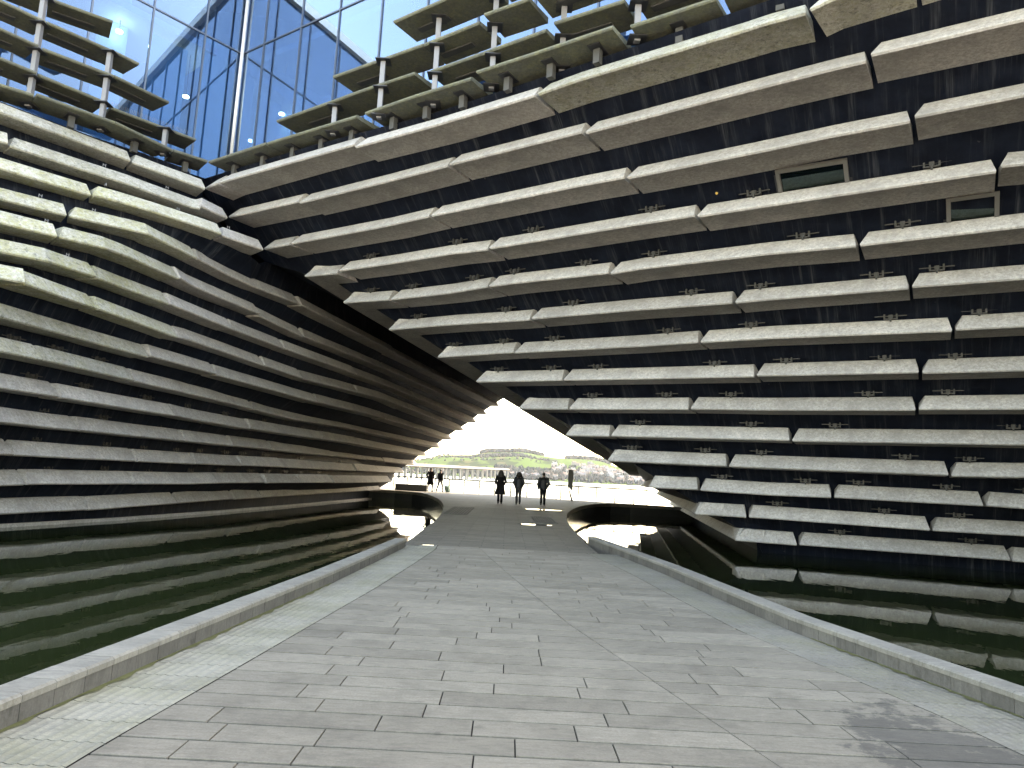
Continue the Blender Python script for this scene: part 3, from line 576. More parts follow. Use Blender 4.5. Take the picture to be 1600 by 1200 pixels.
# windows in the front wall ------------------------------------------
def window(tl, tr, br, bl):
    tl, tr, br, bl = map(Vector, (tl, tr, br, bl))
    d = (tr-tl).normalized(); u = (tl-bl); u = (u-d*u.dot(d)).normalized(); n = d.cross(u)*-1     # n points into the wall
    if n.y < 0: n = -n
    L, h = (tr-tl).length/2, (tl-bl).length*.62; c = (tl+tr)/2-u*h; bw = .085
    mb = MB()
    for s in (-1, 1):
        mb.obox(c+d*s*(L-bw/2)-n*.03, d*(bw/2), n*.07, u*h)
        mb.obox(c+u*s*(h-bw/2)-n*.03, d*(L-bw-.002), n*.07, u*(bw/2))
    fr = part(mb, 'window', M['frame'])
    mb = MB(); mb.obox(c+n*.0, d*(L-bw), n*.01, u*(h-bw))
    g = mb.build('pane', M['pane']); g.parent = fr; g.matrix_parent_inverse = Matrix.Identity(4)
    mb = MB(); mb.obox(c+n*.05, d*(L+.06), n*.035, u*(h+.06))
    g = mb.build('reveal', M['darkmetal']); g.parent = fr; g.matrix_parent_inverse = Matrix.Identity(4)
def on_front(k, x):
    pts = flat(FRONT, k); P = [Vector(p) for p in pts]
    for a, b in zip(P, P[1:]):
        if a.x <= x <= b.x and b.x-a.x > 1e-4:
            return a.lerp(b, (x-a.x)/(b.x-a.x)), inward((P[-1]-P[0]).normalized())
for q in (((5.80, 15.50, 8.75), (7.07, 14.71, 8.73), (7.36, 15.09, 8.35), (6.10, 15.93, 8.33)), ((9.18, 14.68, 7.93), (9.99, 14.17, 7.93), (10.34, 14.57, 7.52), (9.48, 15.11, 7.52))):
    n_ = Vector((-.35, -.5, .25))*.12
    window(*[Vector(p)+n_ for p in q])
mb = MB(); a, n = on_front(4, 4.6); c = a+n*.22+Vector((0, 0, .62))
mb.ball(c, .035, .035, .035, 10, 6); part(mb, 'wall_lamp', emit('small wall lamp', (1, .8, .3), .05))

# louvres over the parapet -------------------------------------------
SLAT = [(.03, 0), (.0, .03), (.0, .075), (.04, .10)]
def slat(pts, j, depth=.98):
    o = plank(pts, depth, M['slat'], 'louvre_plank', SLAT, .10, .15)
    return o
for T in (LOUVRE_R, LOUVRE_L):
    for k, planks in T.items():
        for j, pts in enumerate(planks):
            slat(pts, j)
            L = (Vector(pts[-1])-Vector(pts[0])).length
            if k == 0:           # short stub supports standing on the parapet, with dark sockets in the plank above
                n = max(1, int(L/1.05))
                for i in range(n):
                    p, d = along(pts, (i+.5)/n); q = p+inward(d)*.52
                    mb = MB(); mb.obox(q+Vector((0, 0, -.19)), d*.08, inward(d)*.08, Vector((0, 0, .18))); part(mb, 'stub_support', M['stub'])
                    mb = MB(); mb.obox(q+Vector((0, 0, -.014)), d*.15, inward(d)*.26, Vector((0, 0, .012))); part(mb, 'socket_plate', M['darkmetal'])
            elif j == 0 or L > 1.6:
                p, d = along(pts, .2); 
                mb = MB(); mb.obox(p+d*.35+inward(d)*.60+Vector((0, 0, -.02)), d*.55, inward(d)*.10, Vector((0, 0, .018))); part(mb, 'socket_channel', M['stub'])
def post(x, y, z0, z1, s=.066):
    x, y = x*1.032, y*1.032
    mb = MB(); mb.box(x-s, y-s, z0, x+s, y+s, z1); part(mb, 'louvre_post', M['post'])
    for z in (11.28, 12.10, 12.93, 13.76, 14.59):
        if z0 < z < z1+.1:
            mb = MB(); mb.box(x-.2, y-.2, z-.035, x+.2, y+.2, z-.012); part(mb, 'socket_plate', M['darkmetal'])
for x, y, z in ((-2.42, 17.36, 13.76), (-3.97, 18.16, 12.93), (-5.49, 19.27, 12.10), (-.89, 16.40, 14.7), (.77, 15.5, 14.7), (2.30, 14.2, 14.7),
                (-13.72, 18.53, 14.7), (-12.45, 19.78, 13.76), (-11.30, 21.23, 12.10)):
    post(x, y, 11.2, z)
# bird spikes along one louvre plank
mb = MB()
p0, p1 = Vector(LOUVRE_L[1][-1][0]), Vector(LOUVRE_L[1][-1][1])
for i in range(46):
    p = p0.lerp(p1, i/46*.9)+Vector((0, 0, .12)); mb.tube([p, p+Vector((rnd.uniform(-.03, .03), rnd.uniform(-.03, .03), .12))], .006, 3)
part(mb, 'bird_spikes', M['post'], kind='stuff')
# small pale clips standing on the mossy planks
for k, t in ((3, .30), (3, .62), (4, .35), (4, .14), (5, .12), (6, .2), (2, .5), (2, .74), (3, .85)):
    pts = flat(FLANK, k); pts = [p for p in pts if 17.3 < p[1] < 23]
    p, d = along(pts, t); q = p+inward(d)*.33+Vector((0, 0, .42))
    mb = MB()
    for s in (-.035, .035):
        mb.tube([q+d*s, q+d*s+Vector((0, 0, .09))], .009, 4)
    mb.tube([q-d*.035+Vector((0, 0, .075)), q+d*.035+Vector((0, 0, .03))], .008, 4)
    part(mb, 'plank_clip', M['post'])

# glass storey -------------------------------------------------------
GC = Vector((-11.21, 26.0, 0)); DR = Vector((.8319, -.5549, 0)); DL = Vector((-.6418, -.7669, 0))
GZ0, GZT, GZR = 11.15, 17.32, 20.96
SR = [0, 1.35, 3.46, 5.48, 7.54, 9.56, 11.6, 13.6, 15.6, 17.6, 19.6, 21.6, 23.6]; SL = [0, 1.52, 3.40, 5.31, 7.25, 9.2, 11.1]
for D, S, out in ((DR, SR, Vector((-.5549, -.8319, 0))), (DL, SL, Vector((.7669, -.6418, 0)))):
    for i in range(len(S)-1):
        for z0, z1 in ((GZ0, GZT), (GZT, GZR)):
            a, b = GC+D*(S[i]+.03), GC+D*(S[i+1]-.03)
            mb = MB(); c = (a+b)/2+Vector((0, 0, (z0+z1)/2))
            mb.obox(c, (b-a)/2, out*.012, Vector((0, 0, (z1-z0)/2-.03))); part(mb, 'glass_pane', M['glass'])
    for i, s in enumerate(S[1:]):
        mb = MB(); mb.obox(GC+D*s+Vector((0, 0, (GZ0+GZR)/2)), D*.028, out*.05, Vector((0, 0, (GZR-GZ0)/2))); part(mb, 'mullion', M['mullion'])
    mb = MB(); mb.obox(GC+D*(S[-1]/2)+Vector((0, 0, GZT)), D*(S[-1]/2-.06), out*.045, Vector((0, 0, .028))); part(mb, 'transom', M['mullion'])
    mb = MB(); mb.obox(GC+D*(S[-1]/2)+out*.08+Vector((0, 0, GZR+.20)), D*(S[-1]/2+.1), out*.12, Vector((0, 0, .20))); part(mb, 'roof_fascia', M['roof'])
cm = MB(); cm.tube([GC+Vector((.05, -.16, GZ0)), GC+Vector((.05, -.16, GZR))], .07, 10); part(cm, 'corner_mullion', M['mast'], True)
# roof and rooms behind the glass
A = GC+DL*SL[-1]; B = GC+DR*SR[-1]
mb = MB()
mb.hexa([(GC.x, GC.y+.12), (B.x+.06, B.y+.12), (B.x+10, B.y+18), (A.x-12, A.y+22), (A.x-.06, A.y+.12)], GZR+.01, GZR+.4)
part(mb, 'upper_roof', M['roof'])
IR, IL = Vector((.5549, .8319, 0)), Vector((-.7669, .6418, 0))
mb = MB()
a, b = GC+IR*5+DR*1.0, B+IR*5
mb.quad(a+Vector((0, 0, GZ0)), b+Vector((0, 0, GZ0)), b+Vector((0, 0, GZR)), a+Vector((0, 0, GZR)))
c, d = GC+IL*5+DL*1.0, A+IL*5
mb.quad(c+Vector((0, 0, GZ0)), d+Vector((0, 0, GZ0)), d+Vector((0, 0, GZR)), c+Vector((0, 0, GZR)))
mb.quad(a+Vector((0, 0, GZ0)), c+Vector((0, 0, GZ0)), c+Vector((0, 0, GZR)), a+Vector((0, 0, GZR)))
mb.quad(B+Vector((0, 0, GZ0)), b+Vector((0, 0, GZ0)), b+Vector((0, 0, GZR)), B+Vector((0, 0, GZR)))
mb.quad(A+Vector((0, 0, GZ0)), d+Vector((0, 0, GZ0)), d+Vector((0, 0, GZR)), A+Vector((0, 0, GZR)))
part(mb, 'interior_wall', M['inner'])
for D, I, s0, s1, off, z0, z1 in ((DL, IL, 1.7, 3.0, .9, 11.3, 16.9), (DL, IL, .25, 1.2, .6, 11.3, 17.6), (DL, IL, 3.6, 4.6, 1.6, 12.0, 18.6), (DR, IR, .5, 1.1, 2.2, 11.3, 17.0)):
    mb = MB(); a, b = GC+D*s0+I*off, GC+D*s1+I*off
    mb.obox((a+b)/2+Vector((0, 0, (z0+z1)/2)), (b-a)/2, I*.03, Vector((0, 0, (z1-z0)/2))); part(mb, 'interior_panel', M['teal'])
for D, I, L in ((DL, IL, SL[-1]), (DR, IR, SR[-1])):
    mb = MB(); a = GC+D*.8+I*1.9; b = GC+D*L+I*1.9
    mb.obox((a+b)/2+Vector((0, 0, 17.15)), (b-a)/2, I*1.5, Vector((0, 0, .12))); part(mb, 'gallery_floor', M['roof'])
for p in ((-14.74, 23.75, 16.56), (-12.65, 26.25, 15.97), (-13.41, 25.35, 14.83), (-13.09, 25.72, 15.27), (-9.34, 25.68, 14.75)):
    mb = MB(); q = Vector(p); mb.tube([q, q+Vector((0, 0, .05))], .11, 12, 0); o = part(mb, 'ceiling_light', M['lamp'])
    mb = MB(); mb.tube([q+Vector((0, 0, .052)), Vector((p[0], p[1], 17.02))], .012, 4); g = mb.build('cable', M['darkmetal']); g.parent = o

# ------------------------------------------------------------------ ground, pools, path
LEFT = [(-3.05, -6), (-2.90, -1), (-2.76, 2), (-2.66, 4), (-2.53, 5.6), (-2.38, 7.5), (-2.22, 9.5), (-2.08, 12), (-1.96, 14.4)]
LEFT2 = [(-1.99, 14.8), (-2.00, 16.4), (-2.04, 18.1), (-2.10, 22.3), (-2.24, 26), (-2.47, 29.4), (-2.82, 33.6), (-3.29, 37.7), (-3.84, 41.6), (-4.5, 45.2), (-5.2, 48.6), (-6.0, 51.6), (-6.9, 53.3), (-8.3, 54.0), (-10, 54.2), (-13.5, 54.3)]
RIGHT = [(4.9, -6), (4.4, -1), (4.1, 2), (3.9, 3.8), (3.73, 5.25), (3.44, 6.6), (3.17, 7.92), (2.96, 10), (2.74, 12.4), (2.38, 15), (2.03, 17.4)]
RIGHT2 = [(1.98, 17.9), (1.98, 20.8), (2.08, 24.1), (2.2, 26.5), (2.40, 28.9), (2.6, 31.2), (2.89, 33.5), (3.32, 36.5), (3.85, 39.4), (4.45, 42.4), (5.16, 45.1), (6.0, 47.6), (7.14, 49.35), (8.6, 49.9), (10.9, 49.9), (14, 49.9)]
def xof(line, y):
    for (x0, y0), (x1, y1) in zip(line, line[1:]):
        if y0 <= y <= y1: return x0+(x1-x0)*(y-y0)/max(1e-6, y1-y0)
    return line[-1][0] if y > line[-1][1] else line[0][0]
KW, KH = .21, .16
mb = MB()
mb.add([(-400, -400, -.03), (400, -400, -.03), (400, -5.98, -.03), (-400, -5.98, -.03)], [(0, 1, 2, 3)])
ground = mb.build('ground', M['plaza']); tag(ground, kind='structure')
path = empty('path', (0, 8, 0)); tag(path, kind='structure')
bpy.context.view_layer.update()
def sub(mb, name, mat, parent, smooth=False):
    o = mb.build(name, mat, None, smooth); o.parent = parent; o.matrix_parent_inverse = parent.matrix_world.inverted(); return o
mb = MB()
yy = [-6, -1, 2, 4, 5.6, 7.5, 9.5, 12, 14.4, 15.12]
for y0, y1 in zip(yy, yy[1:]):
    f = lambda y: (xof(LEFT+LEFT2, y)-.1, xof(RIGHT+RIGHT2, y)+.1)
    (a0, b0), (a1, b1) = f(y0), f(y1)
    mb.quad((a0, y0, -.01155), (b0, y0, -.01155), (b1, y1, -.01155), (a1, y1, -.01155))
sub(mb, 'bedding', M['joint'], path)
# farther paving as one sheet, up to the step down to the promenade
EDGE = lambda x: 55.2-.55*x
mb = MB()
ys3 = sorted(set([15.12]+[p[1] for p in LEFT2 if p[1] > 15.2]+[p[1] for p in RIGHT2 if p[1] > 15.2]))
ys3 = [y for y in ys3 if y <= 49.9]
L3 = [(xof([p for p in LEFT2 if p[1] <= 54], y), y) for y in ys3]
R3 = [(xof([p for p in RIGHT2 if p[1] <= 49.9], y), y) for y in ys3]
for i in range(len(ys3)-1):
    mb.quad((*L3[i], 0), (*R3[i], 0), (*R3[i+1], 0), (*L3[i+1], 0))
lt = [p for p in LEFT2 if p[1] > 49.0]
top_ = [(*L3[-1], 0)]+[(x, y, 0) for x, y in LEFT2 if y > 49.9]+[(-13.5, EDGE(-13.5), 0), (9.64, 49.9, 0), (*R3[-1], 0)]
mb.add(top_, [tuple(range(len(top_)))[::-1]])
far_sheet = sub(mb, 'far_paving', M['paving'], path)

# paving slabs laid one by one, in rows across the path
rnd = random.Random(11)
DIAG = [(1.95, 2.2), (1.58, 4.11), (1.19, 5.77), (.73, 7.7), (.24, 10.47), (-.25, 13.4), (-.5, 15.1)]
def dx(y): return xof(DIAG, y)
STRIP = .63
LS = lambda y: xof(LEFT+LEFT2[:2], y)+STRIP
RS = lambda y: xof(RIGHT, y)-STRIP
y = 2.42; rows = []
while y < 15.05:
    h = .275+rnd.choice((0, 0, 0, .02, -.02)); rows.append((y, min(y+h, 15.12))); y += h
G = .0045
for y0, y1 in rows:
    for side in (0, 1):
        f0 = LS if side == 0 else dx; f1 = dx if side == 0 else RS
        a, b = max(f0(y0), f0(y1)), min(f1(y0), f1(y1))
        xs = []; x = a+rnd.uniform(.3, 1.1)
        while x < b-.35:
            xs.append(x); x += rnd.choice((.62, .8, .95, 1.1, 1.25))+rnd.uniform(-.06, .06)
        lines = [(f0(y0), f0(y1))]+[(x, x) for x in xs]+[(f1(y0), f1(y1))]
        for (p0, p1), (q0, q1) in zip(lines, lines[1:]):
            if q0-p0 < .03 or q1-p1 < .03: continue
            t = rnd.uniform(-.0008, .0012); ch = .002
            base = [(p0+G, y0+.0115), (q0-G, y0+.0115), (q1-G, y1-.0115), (p1+G, y1-.0115)]
            inn = [(p0+G+ch, y0+.0115+ch), (q0-G-ch, y0+.0115+ch), (q1-G-ch, y1-.0115-ch), (p1+G+ch, y1-.0115-ch)]
            mb = MB()
            v = [(x, yv, -.03) for x, yv in base]+[(x, yv, t-.0015) for x, yv in base]+[(x, yv, t) for x, yv in inn]
            mb.add(v, [(0, 1, 5, 4), (1, 2, 6, 5), (2, 3, 7, 6), (3, 0, 4, 7), (4, 5, 9, 8), (5, 6, 10, 9), (6, 7, 11, 10), (7, 4, 8, 11), (8, 9, 10, 11)])
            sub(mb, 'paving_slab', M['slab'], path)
# ribbed pavers along both kerbs, ribs running with the kerb
def ribbed(line, sgn, mat, y_end):
    y = 2.42
    while y < y_end-.1:
        y1 = min(y+.31, y_end); mb = MB(); v = []; nr = 27
        for yy_ in (y+.004, y1-.004):
            x0 = xof(line, yy_); xa = x0+sgn*.004; xb = x0+sgn*(STRIP-.0115)
            for i in range(nr):
                t = i/(nr-1); z = -.004+(.006 if i % 3 == 1 else .0)
                v.append((xa+(xb-xa)*t, yy_, z))
        v += [(x, yv, -.03) for x, yv, z in (v[0], v[nr-1], v[nr], v[2*nr-1])]
        fcs = [(i, i+1, nr+i+1, nr+i) if sgn > 0 else (i+1, i, nr+i, nr+i+1) for i in range(nr-1)]
        fcs += [tuple(range(nr))[::-1]+(2*nr, 2*nr+1), tuple(range(nr, 2*nr))+(2*nr+3, 2*nr+2)]
        mb.add(v, fcs)
        sub(mb, 'ribbed_paver', mat, path); y = y1
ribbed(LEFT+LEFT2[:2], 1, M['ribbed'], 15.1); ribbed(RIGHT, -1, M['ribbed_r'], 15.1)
# a film of algae in the angle below each kerb
def film(line, sgn, y0, y1):
    mb = MB(); n = 160; prev = None
    for i in range(n+1):
        y = y0+(y1-y0)*i/n; x = xof(line, y); wd = .012+.05*(.5+.25*math.sin(i*.9)+.25*math.sin(i*.23+1))
        cur = ((x-sgn*.004, y, .0065), (x+sgn*wd, y, .0065))
        if prev: mb.quad(prev[0], prev[1], cur[1], cur[0])
        prev = cur
    o = sub(mb, 'algae_film', M['algae'], path); o['kind'] = 'stuff'
film(LEFT, 1, 2.6, 9.5); film(RIGHT, -1, 3.4, 7.6)
# kerbs
def kerb(line, sgn, y0, y1, label):
    r = empty('kerb_wall', (xof(line, y0), y0, 0)); tag(r, label, 'kerb'); bpy.context.view_layer.update()
    y = y0
    while y < y1-.05:
        e = min(y+.272, y1)
        xa, xb = xof(line, y), xof(line, e); j = rnd.uniform(-.002, .002); g = .003
        o_ = -sgn
        mb = MB(); mb.hexa([(xa+j, y+g), (xb+j, e-g), (xb+o_*KW+j, e-g), (xa+o_*KW+j, y+g)][::(1 if o_ < 0 else -1)], -.6, KH-.052)
        sub(mb, 'face_stone', M['kerb'], r)
        mb = MB(); z0, z1 = KH-.05, KH+rnd.uniform(-.001, .001); lip = sgn*.008
        sec = [(lip, z0), (lip, z1-.014), (lip-sgn*.016, z1), (o_*KW, z1), (o_*KW, z0)]
        v = [(xa+s, y+g*.7, z) for s, z in sec]+[(xb+s, e-g*.7, z) for s, z in sec]; k = len(sec)
        mb.add(v, [(i, (i+1) % k, k+(i+1) % k, k+i) for i in range(k)]+[tuple(range(k))[::-1], tuple(range(k, 2*k))])
        sub(mb, 'coping_stone', M['coping'], r)
        y = e
kerb(LEFT, 1, 2.0, 14.5, 'low pale stone kerb between the greenish pool and the bright ribbed strip')
kerb(RIGHT, -1, 2.6, 17.5, 'low stone kerb edging the black pool beside the dark blotched paving')
# pools
mb = MB()
for line in (LEFT+LEFT2,):
    for (x0, y0), (x1, y1) in zip(line, line[1:]): mb.quad((x0-.05, y0, -.012), (x1-.05, y1, -.012), (x1-.05, y1, -1.6), (x0-.05, y0, -1.6))
for (x0, y0), (x1, y1) in zip(RIGHT+RIGHT2, (RIGHT+RIGHT2)[1:]): mb.quad((x0+.05, y0, -.012), (x1+.05, y1, -.012), (x1+.05, y1, -1.6), (x0+.05, y0, -1.6))
mb.quad((-60, -5.98, -.03), (60, -5.98, -.03), (60, -5.98, -1.6), (-60, -5.98, -1.6))
pw = mb.build('pool_wall', M['poolwall']); tag(pw, kind='structure')
# flush edge stones round the far ends of both pools
mb = MB()
for line, s in ((LEFT2, -1), (RIGHT2, 1)):
    L_ = []
    for i, (x0, y0) in enumerate(line):
        a, b = Vector((*line[max(0, i-1)], 0)), Vector((*line[min(len(line)-1, i+1)], 0)); d = (b-a).normalized()
        n = Vector((d.y, -d.x, 0)) if s < 0 else Vector((-d.y, d.x, 0))
        L_.append((Vector((x0, y0, .005))-n*.07, Vector((x0, y0, .005))+n*.26))
    for (a, b), (c, e) in zip(L_, L_[1:]):
        mb.add([a, b, e, c, a-Vector((0, 0, .2)), c-Vector((0, 0, .2))], [(0, 1, 2, 3), (0, 3, 5, 4)])
ed = sub(mb, 'pool_edging', M['paving'], path)
for nm, xs_ in (('pool_water', ((-60, LEFT+LEFT2, -1)),), ('pool_water', ((60, RIGHT+RIGHT2, 1)),)):
    xo, line, s = xs_[0] if isinstance(xs_[0], tuple) else xs_
    mb = MB()
    for (x0, y0), (x1, y1) in zip(line, line[1:]):
        if y1 - y0 < 1e-4: continue
        q = [(xo, y0, -.72), (x0, y0, -.72), (x1, y1, -.72), (xo, y1, -.72)]
        mb.add(q, [(0, 1, 2, 3) if s < 0 else (3, 2, 1, 0)])
    o = mb.build(nm, M['pool']); tag(o, kind='structure')
# glossy sheets standing in for sun patches on the far paving, a small cover plate and two slotted grates
M['sun_patch'] = water_mat('puddle film', (.03, .03, .03), .8, .03)
def sun_patch(cx, cy, rx, ry, z=.004):
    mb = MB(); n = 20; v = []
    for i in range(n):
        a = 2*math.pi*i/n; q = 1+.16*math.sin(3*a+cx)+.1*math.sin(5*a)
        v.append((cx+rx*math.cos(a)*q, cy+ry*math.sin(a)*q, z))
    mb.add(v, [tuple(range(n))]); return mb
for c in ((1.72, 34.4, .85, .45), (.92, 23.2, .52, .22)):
    o = sub(sun_patch(*c), 'sun_patch', M['sun_patch'], path)
mb = MB(); mb.box(-1.68, 14.92, .0, -1.45, 15.1, .006)
o = mb.build('cover_plate', simple('worn steel cover', (.7, .7, .7), .18, .9), None, False, (-1.56, 15.0, 0)); tag(o, 'small shiny steel cover plate set into the paving at the end of the kerb', 'cover plate')
def grate(cx, cy, w_, d_, label):
    r = empty('drain_grate', (cx, cy, 0)); tag(r, label, 'drain grate', None); bpy.context.view_layer.update()
    mb = MB(); mb.box(cx-w_/2, cy-d_/2, .001, cx+w_/2, cy+d_/2, .005); sub(mb, 'grate_bed', M['joint'], r)
    n = 9
    for i in range(n):
        x = cx-w_/2+w_*(i+.5)/n; mb = MB(); mb.box(x-w_/n*.28, cy-d_/2+.06, .002, x+w_/n*.28, cy+d_/2-.06, .022); sub(mb, 'grate_bar', M['kerb'], r)
    for s in (-1, 1):
        mb = MB(); mb.box(cx-w_/2, cy+s*d_/2-.03, .003, cx+w_/2, cy+s*d_/2+.03, .024); sub(mb, 'grate_rim', M['kerb'], r)
grate(-1.9, 29.6, .95, 6.0, 'long slotted grate in the paving by the curved end of the greenish pool')
grate(1.42, 26.2, .78, 3.6, 'slotted grate between the two bright sun patches near the black pool')

# ------------------------------------------------------------------ promenade, quay, river
mb = MB()
P0 = [(-60, EDGE(-60)), (60, EDGE(60))]; Q = lambda x: 63.6-.55*x
mb.quad((-60, EDGE(-60), -.18), (60, EDGE(60), -.18), (60, Q(60), -.18), (-60, Q(-60), -.18))
mb.quad((-60, EDGE(-60), 0), (60, EDGE(60), 0), (60, EDGE(60), -.18), (-60, EDGE(-60), -.18))
mb.quad((-60, Q(-60), -.18), (60, Q(60), -.18), (60, Q(60), -6), (-60, Q(-60), -6))
tag(mb.build('promenade', M['pale_ground']), kind='structure')
mb = MB(); mb.quad((-4000, 40, -4.5), (4000, 40, -4.5), (4000, 2300, -4.5), (-4000, 2300, -4.5))
mb.v = [(x, y if y > 100 else (Q(x) if abs(x) < 90 else 60), z) for x, y, z in mb.v]
tag(mb.build('river', M['river']), kind='structure')
# bench-like block by the end of the greenish pool
mb = MB(); v0 = Vector((-7.35, 55.7, 0)); ax = Vector((1, -.12, 0)).normalized()
bn = empty('stone_bench', (-7.35, 55.7, 0)); tag(bn, 'long dark stone bench block at the far end of the greenish pool', 'bench'); bpy.context.view_layer.update()
mb.obox(v0+Vector((0, 0, .21)), ax*1.25, Vector((.12, 1, 0)).normalized()*.25, Vector((0, 0, .21))); sub(mb, 'plinth', simple('dark stone', (.05, .05, .055), .6), bn)
mb = MB(); mb.obox(v0+Vector((0, 0, .46)), ax*1.3, Vector((.12, 1, 0)).normalized()*.29, Vector((0, 0, .04))); sub(mb, 'seat', simple('dark stone seat', (.09, .09, .09), .5), bn)

M['rail'] = simple('rail steel', (.022, .021, .021), .85)
# railing on the river edge
RL = lambda x: 61.9-.55*x
rail = empty('railing', (0, RL(0), -.18)); tag(rail, 'long steel railing with thin wires along the river edge', 'railing'); bpy.context.view_layer.update()
rd = Vector((1, -.55, 0)).normalized()
x = -30.0
while x < 11:
    mb = MB(); b = Vector((x, RL(x), -.18)); 
    mb.obox(b+Vector((0, .05, .57)), rd*.035, Vector((.482, .876, 0))*.035, Vector((0, 0, .57))); sub(mb, 'post', M['rail'], rail)
    x += 1.38
for x in (3.9, 10.7):
    mb = MB(); b = Vector((x+.25, RL(x+.25), -.18)); mb.obox(b+Vector((0, .05, .6)), rd*.02, Vector((.482, .876, 0))*.04, Vector((0, 0, .6))); sub(mb, 'gate_post', M['rail'], rail)
for i in range(7):
    z = -.18+.14+i*.135; mb = MB(); mb.tube([(-30, RL(-30)+.05, z), (11, RL(11)+.05, z)], .010, 4); sub(mb, 'wire', M['rail'], rail)
mb = MB(); mb.tube([(-30, RL(-30), .97), (11, RL(11), .97)], .055, 8); sub(mb, 'handrail', M['rail'], rail)

# totem sign: a thin upright blade cut away below, standing on a slender leaning leg
sg = empty('totem_sign', (4.6, 50.6, 0)); tag(sg, 'tall grey blade sign with a cut away foot standing near the railing', 'sign'); bpy.context.view_layer.update()
mb = MB(); pr = [(4.33, 1.02), (4.66, .66), (4.66, 2.19), (4.33, 2.18)]
v = [(x, 50.56, z) for x, z in pr]+[(x, 50.66, z) for x, z in pr]
mb.add(v, [(0, 1, 2, 3), (7, 6, 5, 4), (0, 4, 5, 1), (1, 5, 6, 2), (2, 6, 7, 3), (3, 7, 4, 0)]); sub(mb, 'blade', simple('grey sign face', (.16, .16, .165), .45, .2), sg)
mb = MB(); v = [(4.31, 50.54, .98), (4.37, 50.54, .98), (4.37, 50.54, 2.2), (4.31, 50.54, 2.2)]; v += [(a, b+.15, c) for a, b, c in v]
mb.add(v, [(0, 1, 2, 3), (7, 6, 5, 4), (0, 4, 5, 1), (1, 5, 6, 2), (2, 6, 7, 3), (3, 7, 4, 0)]); sub(mb, 'edge_strip', M['darkmetal'], sg)
mb = MB(); v = [(4.315, 50.56, 1.0), (4.375, 50.56, .97), (4.72, 50.56, 0), (4.58, 50.56, 0)]; v += [(a, b+.10, c) for a, b, c in v]
mb.add(v, [(3, 2, 1, 0), (4, 5, 6, 7), (0, 1, 5, 4), (1, 2, 6, 5), (2, 3, 7, 6), (3, 0, 4, 7)]); sub(mb, 'leg', M['darkmetal'], sg)

# ------------------------------------------------------------------ people
M['skin'] = simple('skin', (.48, .32, .25), .6)
M['black'] = simple('black wool', (.012, .012, .014), .9, 0, .2, 20)
M['navy'] = simple('dark puffer cloth', (.016, .018, .024), .6, 0, .2, 14)
M['grey_t'] = simple('dark grey trousers', (.05, .048, .055), .9)
M['lgrey_t'] = simple('mid grey trousers', (.20, .19, .20), .9)
M['hair'] = simple('dark hair', (.015, .012, .01), .6)
M['shoe'] = simple('black shoe', (.012, .012, .012), .5)
M['teal_case'] = simple('green grey suitcase shell', (.16, .27, .25), .4)
def skin_body(name, joints, edges, mat, parent, sub_=1):
    """one continuous body grown from a joint skeleton with tapered radii"""
    me = bpy.data.meshes.new(name); keys = list(joints); ix = {k: i for i, k in enumerate(keys)}
    me.from_pydata([joints[k][0] for k in keys], [(ix[a], ix[b]) for a, b in edges], [])
    o = bpy.data.objects.new(name, me); col.objects.link(o)
    md = o.modifiers.new('skin', 'SKIN'); sv = me.skin_vertices[0].data
    for k in keys:
        r = joints[k][1]; sv[ix[k]].radius = r if isinstance(r, tuple) else (r, r)
    sv[ix['pelvis']].use_root = True
    s = o.modifiers.new('sub', 'SUBSURF'); s.levels = sub_; s.render_levels = sub_
    dg = bpy.context.evaluated_depsgraph_get(); m2 = bpy.data.meshes.new_from_object(o.evaluated_get(dg))
    o.modifiers.clear(); o.data = m2; bpy.data.meshes.remove(me)
    m2.materials.clear(); m2.materials.append(mat); m2.polygons.foreach_set('use_smooth', [True]*len(m2.polygons))
    o.parent = parent; return o
